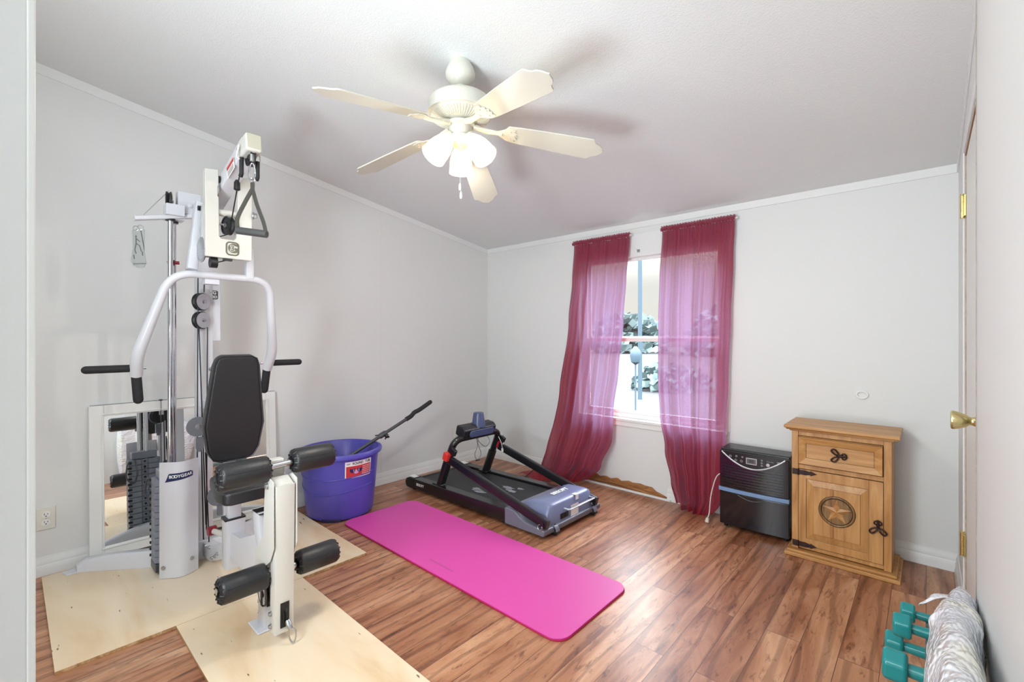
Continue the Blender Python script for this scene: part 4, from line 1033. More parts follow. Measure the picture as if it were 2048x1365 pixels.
b = B(); b.tube([cl-dirv*0.030, cl-dirv*0.02, cl+dirv*0.02, cl+dirv*0.034], [0.017, 0.021, 0.021, 0.016], 16); co_ = obj('clamp_collar', b, M_dkgrey, cb)
b = B(); b.tube([cl, cl+V((0.04, 0.01, -0.012))], 0.007, 10); b.tube([cl+V((0.038, -0.004, -0.030)), cl+V((0.044, 0.020, 0.008))], 0.005, 8); b.box(cl+V((0.045, 0.012, -0.012)), (0.018, 0.026, 0.014)); b.tube([cl+V((0.0, -0.01, 0)), cl+V((-0.03, -0.045, -0.004))], 0.005, 8); obj('clamp_screw', b, M_black, co_)
# small grey fittings lying in the tub
b = B(); b.box((0.38, -1.68, 0.082), (0.05, 0.035, 0.09), Matrix.Rotation(0.5, 3, 'Y')); tag(obj('metal_fitting', b, M_grey, bevel=0.003), 'small grey fitting lying inside the purple tub', 'fitting')

# ================================================================== MIRROR
MX0, MX1 = 0.028, 0.112        # top / bottom distance from wall (front face)
mi = thing('wall_mirror', 'large white framed mirror leaning on the left wall behind the gym', 'mirror', (0.08, -2.58, 0.02))
def mp(y, h, off=0.0):          # h 0..1 up the mirror
    return V((0.074+(0.027-0.074)*h+off, y, 0.030+(0.855-0.030)*h+off*0.1))
MY0, MY1 = -3.052, -2.098
def mslab(y0_, y1_, h0, h1, o0, o1, name, m, par, bev=0.003):
    b = B(); vs_ = [mp(y0_, h0, o0), mp(y1_, h0, o0), mp(y1_, h1, o0), mp(y0_, h1, o0), mp(y0_, h0, o1), mp(y1_, h0, o1), mp(y1_, h1, o1), mp(y0_, h1, o1)]
    b.faces(vs_, [(0, 1, 2, 3), (4, 5, 6, 7), (0, 1, 5, 4), (1, 2, 6, 5), (2, 3, 7, 6), (3, 0, 4, 7)]); return obj(name, b, m, par, bevel=bev)
fwm = 0.062
mslab(MY0+0.02, MY1-0.02, 0.03, 0.97, -0.018, -0.006, 'mirror_glass', M_mirror, mi, 0)
for (a_, b__, h0, h1) in ((MY0, MY0+fwm, 0, 1), (MY1-fwm, MY1, 0, 1)): mslab(a_, b__, h0, h1, -0.022, 0.002, 'frame_side', M_white, mi)
for (h0, h1) in ((0, 0.072), (0.928, 1)): mslab(MY0+fwm, MY1-fwm, h0, h1, -0.022, 0.0015, 'frame_rail', M_white, mi)
b = B(); q = 0.008
O_ = [(MY0+fwm-0.012, 0.060), (MY1-fwm+0.012, 0.060), (MY1-fwm+0.012, 0.94), (MY0+fwm-0.012, 0.94)]
b.tube([mp(y_, h_, 0.003) for y_, h_ in O_], 1.0, sec=rrect(0.008, 0.008, 0.003, 2), closed=True, up=(1, 0, 0)); obj('frame_bead', b, M_white, mi)
b = B(); yk = px(322, 802, x=0.035).y; k0 = mp(yk, 1.0, 0.0)+V((0, 0, 0.004)); b.tube([mp(MY0+0.004, 1.0, 0)+V((0, 0, 0.003)), k0, mp(MY1-0.004, 1.0, 0)+V((0, 0, 0.003))], 0.0014, 6); b.ball(k0, 0.007, (1, 1.6, 0.8), 8)
b.tube([k0+V((0.004, 0, 0)), mp(yk, 0.86, 0.006), mp(yk, 0.5, 0.003)], 0.0014, 6)
obj('hanging_wire', b, M_dkgrey, mi)

# ================================================================== HOME GYM
GY = -2.6
def G(u, v): return px(u, v, y=GY)
gym = thing('home_gym', 'white multi-station home gym with black padded seat, backrest and grey weight stack', 'home gym', (0.6, -2.62, PZ))
def sq(name, pts, w, h, m=M_gym, par=gym, up=(0, 0, 1), r=0.004, rad=None):
    b = B(); P_ = fillet(pts, rad) if rad else pts
    b.tube(P_, 1.0, sec=rrect(w, h, r, 2), up=up); return obj(name, b, m, par, smooth=30)
def bolt(p, axis, r=0.009, h=0.007, par=gym, name='bolt'):
    p = V(p); a = V(axis).normalized(); b = B(); b.cyl(p-a*0.001, p+a*0.002, r*1.35, 16); b.tube([p+a*0.002, p+a*(0.002+h)], r, 6); return obj(name, b, M_steel, par)
def pulley(c, axis, R_=0.048, w=0.024, par=gym, m=M_black, plate=None):
    c = V(c); a = V(axis).normalized(); Mx = Matrix.Translation(c) @ a.to_track_quat('Z', 'Y').to_matrix().to_4x4()
    b = B(); b.lathe([(0.004, -w/2), (R_*0.35, -w/2), (R_*0.38, -w/2+0.003), (R_*0.8, -w/2+0.003), (R_*0.86, -w/2), (R_, -w/2), (R_*0.99, -w/2+0.004), (R_*0.86, 0), (R_*0.99, w/2-0.004), (R_, w/2), (R_*0.86, w/2), (R_*0.8, w/2-0.003), (R_*0.38, w/2-0.003), (R_*0.35, w/2), (0.004, w/2)], Mx, 32)
    o = obj('pulley', b, m, par); bolt(c+a*w/2, a, 0.008, 0.006, o); 
    return o
# rear arched base on the floor
def basearc(s):      # s 0..1
    y = -3.105+(1.01)*s; x = 0.135+0.30*math.sin(PI*s)**1.25
    return V((x, y, 0))
n_ = 28; outer = []; 
b = B(); P = []
for i in range(n_+1):
    s = i/n_; p = basearc(s); hgt = 0.030+0.062*math.sin(PI*s)**0.35
    P.append([p+V((-0.07, 0, PZ)), p+V((-0.07, 0, PZ+hgt-0.012)), p+V((-0.055, 0, PZ+hgt)), p+V((-0.008, 0, PZ+hgt)), p+V((0.0, 0, PZ+hgt-0.010)), p+V((0, 0, PZ))])
b.grid(P); b.faces(P[0], [tuple(range(6))]); b.faces(P[-1], [tuple(range(6))]); ab = obj('rear_base', b, M_gym, gym, smooth=50)
for s in (0, 1):
    p = basearc(s); sg = -1 if s == 0 else 1
    b = B(); b.prism([p+V((-0.07, 0, PZ)), p+V((0.0, 0, PZ)), p+V((-0.005, sg*0.04, PZ)), p+V((-0.06, sg*0.055, PZ))], (0, 0, 0.005)); obj('base_foot', b, M_gym, gym, bevel=0.001)
# guide rods, weight stack
SX, SY = 0.425, -2.762
stack_top = 0.500
for dy in (-0.055, 0.055):
    b = B(); b.cyl((SX-dy*0.5, SY+dy*0.22, PZ+0.02), (SX-dy*0.5, SY+dy*0.22, 1.845), 0.0125, 20); obj('guide_rod', b, M_chrome, gym)
b = B(); b.cyl((SX+0.004, SY-0.004, 0.55), (SX+0.004, SY-0.004, 1.84), 0.0035, 8); obj('stack_cable', b, M_cable, gym)
npl = 13; ph_ = (stack_top-0.075)/npl
for i in range(npl):
    z = 0.075+i*ph_
    b = B(); hx, hy = 0.055, 0.080
    poly = [(-hx+0.012, -hy), (hx-0.012, -hy), (hx, -hy+0.02), (hx, hy-0.02), (hx-0.012, hy), (-hx+0.012, hy), (-hx, hy-0.02), (-hx, 0.02), (-hx+0.008, 0.014), (-hx+0.008, -0.014), (-hx, -0.02), (-hx, -hy+0.02)]
    b.prism([V((SX+x, SY+y, z)) for x, y in poly], (0, 0, ph_-0.0025)); w_ = obj('weight_plate', b, M_plate, gym, bevel=0.0015)
    b = B(); b.cyl((SX-hx-0.001, SY, z+ph_/2), (SX-hx+0.010, SY, z+ph_/2), 0.006, 10); b.box((SX-hx+0.004, SY-0.075, z+ph_*0.5), (0.008, 0.02, 0.012)); obj('pin_hole', b, M_dark, w_, smooth=0)
b = B(); b.bb((SX-0.055, SY-0.080, 0.03), (SX+0.055, SY+0.080, 0.072)); obj('stack_cushion', b, M_dkgrey, gym, bevel=0.004)
b = B(); b.bb((SX-0.045, SY-0.062, stack_top), (SX+0.045, SY+0.062, stack_top+0.045)); obj('top_weight', b, M_plate, gym, bevel=0.006)
# selector pin on lanyard
b = B(); b.tube(spline([(SX-0.06, SY-0.07, stack_top-0.02), (SX-0.085, SY-0.09, 0.48), (SX-0.09, SY-0.095, 0.40), (SX-0.075, SY-0.06, 0.36), (SX-0.085, SY-0.045, 0.42), (SX-0.065, SY-0.05, 0.50)]), 0.004, 8); b.cyl((SX-0.05, SY, 0.44), (SX-0.10, SY-0.01, 0.44), 0.005, 10); obj('selector_pin', b, M_dkgrey, gym)
b = B(); c_ = V((SX+0.004, SY-0.004, 1.625)); b.box(c_, (0.03, 0.03, 0.016), Matrix.Rotation(0.3, 3, 'X')); b.cyl(c_+V((0, -0.012, -0.004)), c_+V((0.01, 0.034, 0.0)), 0.009, 12); obj('rod_clip', b, M_dkred, gym)
# shroud (folded steel guard)
SHP = fillet([V((0.522, -2.832, 0)), V((0.592, -2.752, 0)), V((0.545, -2.672, 0))], 0.062, 10)
zb_, zt_ = PZ+0.002, 0.598
def gpt(d, z, off=0.0):
    acc = 0
    for a_, c_ in zip(SHP, SHP[1:]):
        l_ = (c_-a_).length
        if acc+l_ >= d or c_ is SHP[-1]:
            t_ = (c_-a_).normalized(); n_ = V((-t_.y*-1, t_.x*-1, 0)); n_ = n_ if n_.x > 0 else -n_
            p_ = a_+t_*(d-acc)+n_*off; p_.z = z; return p_, t_, n_
        acc += l_
b = B(); poly_ = SHP+[p+V((-0.006, 0, 0)) for p in reversed(SHP)]
b.prism([V((p.x, p.y, zb_)) for p in poly_], (0, 0, zt_-zb_)); shd = obj('stack_guard', b, M_gym, gym, smooth=50)
b = B(); rows = [[], []]
for i in range(25):
    d_ = 0.026+0.128*i/24; f_ = i/24
    zc_ = 0.520+0.006*f_; lo_ = -0.022+0.012*f_; hi_ = 0.004+0.016*min(1, f_*8) if f_ < 0.125 else 0.020
    if f_ > 0.94: hi_ -= 0.006
    rows[0].append(gpt(d_, zc_+lo_, 0.0012)[0]); rows[1].append(gpt(d_, zc_+(lo_+(hi_-lo_)*min(1, 0.05+f_*7)), 0.0012)[0])
b.grid(rows); bd = obj('badge', b, M_lbl_b, shd, smooth=180)
for i, ch in enumerate('BODYGEAR'):
    d_ = 0.050+0.0132*i; p_, t_, n_ = gpt(d_, 0.524+0.0008*i, 0.0016)
    text_obj('badge_letter', ch, 0.0205, frame(p_, t_, (0, 0, 1)), M_white, bd, 0.0003, 0.0006, 0.0, 1.0)
p_, t_, n_ = gpt(0.018, 0.068, 0.001); bolt(p_, n_, 0.008, 0.004, shd); p_, t_, n_ = gpt(0.150, 0.088, 0.001); bolt(p_, n_, 0.008, 0.004, shd)
# top bracket of rods, placard arm
b = B(); b.box((SX, SY, 1.858), (0.075, 0.10, 0.020)); obj('rod_bracket', b, M_gym, gym, bevel=0.002)
for dy in (-0.055, 0.055):
    b = B(); b.cyl((SX-dy*0.5, SY+dy*0.22, 1.838), (SX-dy*0.5, SY+dy*0.22, 1.848), 0.022, 20); obj('rod_collar', b, M_black, gym)
sq('placard_arm', [px(268, 437, x=0.46), (0.46, -2.66, 1.882)], 0.045, 0.020, M_gym, up=(0, 0, 1))
b = B(); b.bb((0.425, -2.80, 1.862), (0.50, -2.72, 1.92)); obj('bracket_block', b, M_gym, gym, bevel=0.003)
b = B(); b.bb((0.420, -2.745, 1.885), (0.470, -2.640, 2.0)); obj('pulley_cover', b, M_gym, gym, bevel=0.003)
pulley((0.430, -2.775, 1.945), (0.3, 1, 0), 0.050, 0.022); bolt((0.472, -2.69, 1.93), (1, -0.3, 0), 0.008, 0.005)
b = B(); b.tube([px(287, 430, x=0.47), (0.445, -2.78, 1.995)], 0.0016, 6); obj('placard_cord', b, M_steel, gym)
sq('rear_cross_tube', [(0.44, -2.70, 1.93), (0.36, -2.60, 1.93)], 0.05, 0.05)
# upright and main frame
UX = 0.35
sq('upright', [(UX, GY, PZ+0.02), (UX, GY, 1.93)], 0.076, 0.060, up=(1, 0, 0))
b = B(); b.bb((UX+0.0305, GY-0.022, 0.75), (UX+0.0315, GY+0.022, 1.50)); obj('cable_slot', b, mat('slot_shade', (200, 201, 204), 0.5), gym, smooth=0)
for zz in (1.49, 1.05, 0.90, 0.80): bolt((UX+0.031, GY+0.026, zz), (1, 0, 0), 0.008, 0.006)
fl = pulley(px(402, 604, x=0.42), (0.9, 0.55, 0), 0.048, 0.026); pulley(px(402, 641, x=0.42), (0.9, 0.55, 0), 0.048, 0.026)
b = B()
for v_ in (604, 641):
    c_ = px(402, v_, x=0.42)+V((0.85, 0.52, 0))*0.0145; b = B()
    b.tube([c_, c_+V((0.85, 0.52, 0))*0.004], 0.044, 28); pp_ = obj('pulley_plate', b, M_silver, gym); bolt(c_+V((0.85, 0.52, 0))*0.004, (0.85, 0.52, 0), 0.008, 0.006, pp_)
pl_ = px(396, 853, x=0.50); pulley(pl_, (1, -0.25, 0), 0.046, 0.024, m=M_black); b = B(); b.tube([pl_+V((0.013, -0.003, 0)), pl_+V((0.017, -0.004, 0))], 0.052, 28); pd_ = obj('pulley_disc', b, M_grey, gym); bolt(pl_+V((0.017, -0.004, 0)), (1, -0.2, 0), 0.010, 0.006, pd_)
b = B(); b.box(pl_+V((0.03, 0, -0.085)), (0.022, 0.03, 0.06)); b.cyl(pl_+V((0.03, 0, -0.13)), pl_+V((0.03, 0, -0.11)), 0.010, 12); obj('cable_yoke', b, M_grey, gym)
pl2 = px(437, 992, x=0.62); b = B(); b.tube([pl2+V((-0.012, 0.002, 0)), pl2+V((0.012, -0.002, 0))], 0.050, 28); b.box(pl2+V((0.02, 0, -0.07)), (0.022, 0.02, 0.05)); obj('lower_pulley_disc', b, M_grey, gym); bolt(pl2+V((0.012, -0.002, 0)), (1, -0.2, 0), 0.010, 0.006)
for (u0, v0, u1, v1, xx) in ((396, 546, 394, 1085, 0.43), (409, 560, 408, 585, 0.43), (398, 655, 412, 1050, 0.43), (415, 655, 413, 1060, 0.44), (403, 900, 407, 1080, 0.45), (411, 905, 418, 1085, 0.46)):
    a_ = px(u0, v0, x=xx); c_ = px(u1, v1, x=xx); b = B(); b.cyl(a_, c_, 0.0032, 8); obj('cable', b, M_cable, gym)
b = B(); c_ = px(384, 838, x=0.40); b.box(c_, (0.02, 0.022, 0.042)); b.tube([c_+V((0.01, 0, 0)), pl_+V((-0.02, 0, 0.045))], 0.003, 8); obj('cable_end_block', b, M_clear, gym, bevel=0.003)
sq('main_beam', [(UX-0.08, GY, 0.050), (0.55, GY, 0.075), (0.86, GY, 0.195), (1.24, GY, 0.205)], 0.050, 0.076, rad=0.05)
sq('seat_sleeve', [(0.862, GY, 0.112), (0.862, GY, 0.345)], 0.084, 0.070, up=(1, 0, 0))
b = B(); b.tube([(0.858, GY, 0.343), (0.858, GY, 0.352)], 1.0, sec=rrect(0.090, 0.076, 0.006, 2), up=(1, 0, 0)); obj('sleeve_collar', b, M_black, gym)
sp_ = sq('seat_post', [(0.858, GY, 0.30), (0.858, GY, 0.505)], 0.056, 0.050, up=(1, 0, 0), m=M_gym)
b = B()
for zz in (0.375, 0.40, 0.425): b.box((0.858-0.0, GY-0.0245, zz), (0.010, 0.002, 0.012))
obj('adjust_hole', b, M_dark, sp_, smooth=0)
b = B(); b.cyl((0.8965, GY, 0.145), (0.8985, GY, 0.145), 0.006, 12); obj('sleeve_hole', b, M_dark, gym, smooth=0)
b = B(); kp = px(424, 1062, x=0.66); b.tube([kp+V((0, -0.02, 0)), kp+V((0, 0.02, 0))], 0.024, 18); kn = obj('adjust_knob', b, M_dkred, gym, bevel=0.004)
b = B(); b.tube([kp, (0.83, GY-0.01, kp.z+0.010)], 0.013, 12); obj('knob_stem', b, M_gymc, kn)
for (x_, z_) in ((0.50, 0.105), (0.56, 0.115), (0.66, 0.10), (0.70, 0.125), (0.61, 0.075)): bolt((x_, GY-0.0255, z_+0.0), (0, -1, 0), 0.007, 0.006)
# backrest post & backrest
sq('backrest_post', [(0.80, GY, 0.30), (0.795, GY, 0.74)], 0.046, 0.046, up=(1, 0, 0))
sq('backrest_tube', [(UX, GY, 0.86), (0.80, GY, 0.86)], 0.045, 0.045)
def pad_outline(tab):
    r_ = [(w, h) for h, w in tab]; return r_+[(-w, h) for h, w in reversed(tab)]
bc = V((0.862, GY+0.002, 0.885)); tilt = math.radians(7)
Bx = V((0, 1, 0)); Bz = V((math.sin(tilt), 0, math.cos(tilt))); Bn = Bx.cross(Bz)
tabp = [(-0.262, 0.055), (-0.250, 0.088), (-0.205, 0.112), (-0.080, 0.130), (0.215, 0.098), (0.250, 0.086), (0.262, 0.062)]
def padmesh(name, c, X_, Z_, Nn, tab, th, m, par, bev=0.014):
    ol = [V(c)+X_*w+Z_*h for w, h in pad_outline(tab)]
    b = B(); b.prism([p-Nn*th*0.5 for p in ol], Nn*th); return obj(name, b, m, par, bevel=bev, bseg=4, smooth=40)
pad = padmesh('backrest', bc, Bx, Bz, Bn, tabp, 0.055, M_vinyl, gym, 0.016)
b = B(); ol = [bc+Bx*w*0.985+Bz*h*0.985+Bn*0.0262 for w, h in pad_outline(tabp)]; b.tube(ol, 0.0028, 6, closed=True); obj('piping', b, M_vinyl, pad)
b = B(); ol = [bc+Bx*w*0.95+Bz*h*0.95-Bn*0.030 for w, h in pad_outline(tabp)]; b.prism(ol, -Bn*0.012); obj('backing_board', b, M_black, pad, bevel=0.002)
# seat
tabs = [(-0.17, 0.075), (-0.155, 0.095), (0.10, 0.135), (0.165, 0.125), (0.185, 0.10)]
sc0 = V((0.985, GY, 0.530)); Sx = V((0, 1, 0)); Sz = V((1, 0, 0.0)); 
seat = padmesh('seat', sc0, Sx, Sz, V((0, 0, 1)), tabs, 0.056, M_vinyl, gym, 0.014)
# front post with foot plate
sq('front_post', [(1.306, GY, PZ+0.006), (1.294, GY, 0.33), (1.250, GY, 0.40), (1.240, GY, 0.475)], 0.056, 0.072, up=(1, 0, 0))
b = B(); b.prism([V((1.268, GY, 0.475))+V((x, y, 0)) for x, y in ((-0.07, -0.028), (0.02, -0.028), (0.02, 0.028), (-0.07, 0.028))], (0, 0, 0.002)); obj('post_cap', b, M_black, gym)
b = B(); b.bb((1.245, GY-0.060, PZ), (1.362, GY+0.060, PZ+0.008)); obj('foot_plate', b, M_gym, gym, bevel=0.006)
b = B(); b.prism([V((1.08, GY-0.0, 0.24)), V((1.21, GY, 0.24)), V((1.235, GY, 0.10)), V((1.21, GY, 0.10))], (0, 0.006, 0)); obj('gusset', b, M_gym, gym)
b = B(); b.prism([V((0.89, GY-0.026, 0.285)), V((1.03, GY-0.026, 0.30)), V((1.245, GY-0.026, 0.385)), V((1.275, GY-0.026, 0.12)), V((1.17, GY-0.026, 0.150)), V((0.89, GY-0.026, 0.190))], (0, 0.052, 0)); obj('front_gusset', b, M_gym, gym, bevel=0.003, smooth=0)
for (z_) in (0.055, 0.10, 0.16): bolt((1.306-0.045, GY-0.016, z_), (-0.4, -1, 0), 0.007, 0.008)
slot = V((1.300, GY, 0.145))
b = B(); b.tube([V((1.3425, GY-0.004, 0.105)), V((1.3425, GY-0.004, 0.215))], 1.0, sec=rrect(0.030, 0.004, 0.0015, 3), up=(1, 0, 0)); obj('rear_slot', b, M_dark, gym)
b = B(); b.tube([(1.310, GY-0.0265, 0.10), (1.310, GY-0.0265, 0.215)], 1.0, sec=rrect(0.004, 0.026, 0.0015, 3), up=(1, 0, 0)); obj('rear_slot', b, M_dark, gym)
pulley((1.316, GY-0.018, 0.155), (0, 1, 0), 0.052, 0.020)
# leg lever
LX = 1.452
lev = sq('leg_lever', [(LX+0.010, GY, 0.640), (LX-0.004, GY, 0.050)], 0.074, 0.052, up=(1, 0, 0), m=M_gymc)
for s in (-1, 1):
    b = B(); yy = GY+s*0.042
    b.prism([V((LX-0.050, yy, 0.655)), V((LX-0.012, yy, 0.672)), V((LX+0.034, yy, 0.660)), V((LX+0.036, yy, 0.40)), V((LX+0.0, yy, 0.34)), V((LX-0.10, yy, 0.27)), V((LX-0.16, yy, 0.26)), V((LX-0.16, yy, 0.34)), V((LX-0.075, yy, 0.42))], (0, s*0.005, 0)); obj('pivot_plate', b, M_gymc, gym, bevel=0.002)
    bolt((LX-0.022, yy+s*0.005, 0.635), (0, s, 0), 0.010, 0.008)
b = B(); b.tube([V((LX+0.025, GY, 0.632)), V((LX-0.030, GY, 0.655))], 1.0, sec=rrect(0.074, 0.02, 0.008, 3), up=(0, 0, 1)); obj('lever_cap', b, M_gymc, gym)
b = B(); b.box((LX-0.085, GY, 0.675), (0.044, 0.070, 0.10)); obj('hold_down_bracket', b, M_gymc, gym, bevel=0.006)
b = B(); b.tube([V((LX+0.0255, GY, 0.072)), V((LX+0.027, GY, 0.170))], 1.0, sec=rrect(0.034, 0.004, 0.0015, 3), up=(1, 0, 0)); obj('lever_slot', b, M_dark, gym)
pulley((LX-0.012, GY, 0.118), (0, 1, 0), 0.050, 0.020)
bolt((LX-0.012, GY-0.038, 0.125), (0, -1, 0), 0.008, 0.007); bolt((LX-0.012, GY-0.038, 0.075), (0, -1, 0), 0.008, 0.007); 
# carabiner on the lever cable
def carabiner(c, up_, side, L_=0.065, W_=0.024, m=M_chrome, r=0.0032):
    up_ = V(up_).normalized(); side = V(side).normalized(); c = V(c)
    pts_ = []
    for i in range(24):
        a = 2*PI*i/24; ww = W_/2*(1+0.25*math.sin(a)*-1); pts_.append(c+side*ww*math.cos(a)+up_*L_/2*math.sin(a))
    b = B(); b.tube(pts_, r, 8, closed=True); return b
e0 = V((LX+0.034, GY+0.006, 0.098)); e1 = e0+V((0.022, 0.006, -0.028))
b = B(); b.tube([e0, e0.lerp(e1, 0.5), e1], [0.009, 0.011, 0.007], 12); ce = obj('cable_end', b, M_steel, gym)
b = carabiner(e1+V((0.004, 0.004, -0.026)), (0.15, 0.05, -1), (0.5, 0.8, 0.1), 0.056, 0.026); obj('snap_hook', b, M_steel, ce)
# rollers
def roller(c, ax, L_=0.165, R_=0.0505):
    c = V(c); a = V(ax).normalized(); Mx = Matrix.Translation(c) @ a.to_track_quat('Z', 'Y').to_matrix().to_4x4()
    b = B(); h = L_/2
    b.lathe([(0.014, -h+0.004), (0.018, -h+0.004), (0.024, -h-0.001), (R_-0.012, -h-0.003), (R_-0.003, -h+0.003), (R_, -h+0.012), (R_, h-0.012), (R_-0.003, h-0.003), (R_-0.012, h+0.003), (0.024, h+0.001), (0.018, h-0.004), (0.014, h-0.004)], Mx, 40)
    o = obj('foam_roller', b, M_vinyl, gym, smooth=50)
    # gathered vinyl pleats at both ends, seam
    for s in (-1, 1):
        b = B()
        for i in range(12):
            t_ = 2*PI*i/12; u_ = V((math.cos(t_), math.sin(t_), 0))
            b.tube([Mx @ (u_*0.024+V((0, 0, s*(h+0.001)))), Mx @ (u_*(R_-0.012)+V((0, 0, s*(h+0.003)))), Mx @ (u_*(R_-0.002)+V((0, 0, s*(h-0.005))))], [0.0022, 0.0042, 0.002], 6)
        b.tube([Mx @ V((0.024*math.cos(t_), 0.024*math.sin(t_), s*(h+0.002))) for t_ in [2*PI*i/20 for i in range(20)]], 0.0028, 6, closed=True)
        obj('pleated_end', b, M_vinyl, o)
    b = B(); sd = Mx.to_3x3().inverted() @ V((1, 0, 0.35)); sd.z = 0; sd.normalize(); b.tube([Mx @ (sd*R_+V((0, 0, -h+0.012))), Mx @ (sd*R_+V((0, 0, h-0.012)))], 0.0014, 6); obj('seam', b, M_black, o)
    return o
UR = V((1.405, GY, 0.765)); LR = V((1.410, GY, 0.345))
ax1 = V((0.0, 1, 0.0)); 
roller(px(488, 948, x=1.41)*1.0, ax1, 0.172, 0.053); 
roller(px(625, 915, x=1.41)*1.0, ax1)
a_ = px(446, 958, x=1.41); c_ = px(664, 905, x=1.41)
b = B(); b.cyl(a_, c_, 0.0125, 20); obj('roller_bar', b, M_chrome, gym)
roller(px(486, 1168, x=1.40), ax1, 0.165); roller(px(634, 1113, x=1.40), ax1, 0.165)
a_ = px(432, 1185, x=1.40); c_ = px(676, 1100, x=1.40)
b = B(); b.cyl(a_, c_, 0.0125, 20); obj('roller_bar', b, M_chrome, gym)
# press arm
PX = 0.65
bl0 = px(352, 543, x=PX); br0 = px(532, 563, x=PX)
zc = (bl0.z+br0.z)/2; yl = bl0.y-0.02; yr = br0.y+0.02
legL = px(285, 700, x=0.50); gl = px(272, 755, x=0.44)
legR = px(541, 690, x=0.50); gr = px(533, 738, x=0.44)
zl = 0.5*(px(275, 752, x=0.44).z+px(531, 737, x=0.44).z)
pth = [V((0.445, gl.y, zl)), V((0.50, gl.y-0.005, 1.14)), V((PX, yl, zc)), V((PX, yr, zc)), V((0.50, gr.y+0.012, 1.14)), V((0.445, gr.y, zl))]
b = B(); fp_ = fillet(pth, [0.06, 0.10, 0.10, 0.06], 8); rr_ = []
for p in fp_: rr_.append(0.019+0.008*max(0, min(1, (1.5-p.z)/0.35)))
b.tube(fp_, rr_, 18); pa_ = obj('press_arm', b, M_gym, gym, smooth=50)
for (g_, sg) in ((gl, -1), (gr, 1)):
    p = V((0.445, g_.y, zl)); b = B(); q_ = p+V((-0.012, -sg*0.01, -0.125)); b.tube([p+V((0, 0, 0.0)), q_], 0.0215, 18); b.ball(q_, 0.0215); obj('down_grip', b, M_foam, pa_)
    hp = V((0.452, g_.y, zl+0.035)); b = B(); b.tube([hp+V((0, sg*0.022, 0)), hp+V((-0.0, sg*0.185, 0.0))], 0.0185, 18); b.ball(hp+V((0, sg*0.185, 0)), 0.0185); obj('side_grip', b, M_foam, pa_)
    b = B(); b.cyl(hp+V((0, -sg*0.025, 0)), hp+V((0, -sg*0.038, 0)), 0.008, 10); obj('grip_bolt', b, M_chrome, pa_)
# struts from press arm to pivot
s0 = px(383, 540, x=PX); s1 = px(400, 408, x=0.60)
sq('press_strut', [s0, s1], 0.055, 0.045, up=(0, 1, 0), r=0.008)
s0 = px(498, 552, x=PX); s1 = px(498, 500, x=PX)
sq('press_strut', [V((PX, s0.y, zc)), V((PX, s0.y, zc+0.16))], 0.045, 0.040, up=(0, 1, 0), r=0.008)
b = B(); b.bb((PX-0.05, px(410, 560, x=PX).y, zc-0.045), (PX+0.0, px(440, 560, x=PX).y, zc+0.02)); obj('press_stop', b, M_gym, gym, bevel=0.003)
# cam disc with index holes, seen nearly edge on
cd0 = px(404, 470, x=0.62); b = B(); Mx = Matrix.Translation(px(403, 500, x=0.715)) @ V((0.08, -1, 0)).to_track_quat('Z', 'Y').to_matrix().to_4x4()
b.lathe([(0.006, -0.003), (0.062, -0.003), (0.062, 0.003), (0.006, 0.003)], Mx, 36)
for i in range(14):
    t_ = PI+PI*i/13; b.cyl(Mx @ V((0.052*math.cos(t_), 0.052*math.sin(t_), -0.0045)), Mx @ V((0.052*math.cos(t_), 0.052*math.sin(t_), 0.0045)), 0.0035, 8)
obj('adjust_cam', b, M_steel, gym)
sq('cam_plate', [px(406, 412, x=0.70), px(404, 495, x=0.71)], 0.008, 0.05, m=M_clear, up=(1, 0, 0))
b = B(); c_ = px(400, 417, x=0.64); b.cyl(c_+V((0, -0.01, 0)), c_+V((0, 0.02, 0)), 0.013, 6); obj('strut_nut', b, M_black, gym)
# U shaped pulldown frame with logo plate
FXp = 0.78
def ux(u, v): return px(u, v, x=FXp)
yA, yB, yC, yD = ux(411, 500).y, ux(439, 500).y, ux(478, 500).y, ux(504, 500).y
zlo, zhi = ux(455, 517).z, ux(455, 479).z
b = B(); b.prism([V((FXp, yA, zlo)), V((FXp, yD, zlo)), V((FXp, yD+0.003, ux(503, 356).z)), V((FXp, yC, ux(480, 356).z)), V((FXp, yC-0.012, zhi+0.012)), V((FXp, yC-0.024, zhi)), V((FXp, yB+0.008, zhi)), V((FXp, yB, zhi+0.012)), V((FXp, yB-0.004, ux(440, 340).z)), V((FXp, yA-0.002, ux(412, 336).z))], (-0.045, 0, 0)); uf = obj('pulldown_frame', b, M_gymc, gym, bevel=0.004, smooth=0)
# emblem
ec_ = V((FXp+0.0008, ux(465, 498).y, ux(465, 498).z)); Me = frame(ec_, (0, 1, 0), (0, 0, 1))
def emblem(Me, s, top, par, small=False):
    ring = []
    for q_ in rrect(0.068*s, 0.080*s, 0.020*s, 5): ring.append(Me @ V((q_[0], q_[1], 0)))
    b = B(); b.tube(ring, 0.0042*s, 6, closed=True); 
    arcs = [Me @ V((0.027*s*math.cos(t_), 0.032*s*math.sin(t_), 0)) for t_ in [math.radians(40+270*i/20) for i in range(21)]]
    em = obj('emblem_ring', b, M_lbl_g, par)
    return em
em = emblem(Me, 0.80, '', uf)
text_obj('emblem_lettering', 'G', 0.062, Me @ Matrix.Translation((0.002, 0, 0.0014)), M_lbl_g, em, 0.0005, 0.0022)
text_obj('emblem_lettering', '3', 0.040, Me @ Matrix.Translation((-0.002, 0, 0.0032)), M_gymc, em, 0.0006, 0.0030)
text_obj('emblem_lettering', '3', 0.038, Me @ Matrix.Translation((-0.002, 0, 0.0044)), M_lbl_g, em, 0.0004, 0.0006)
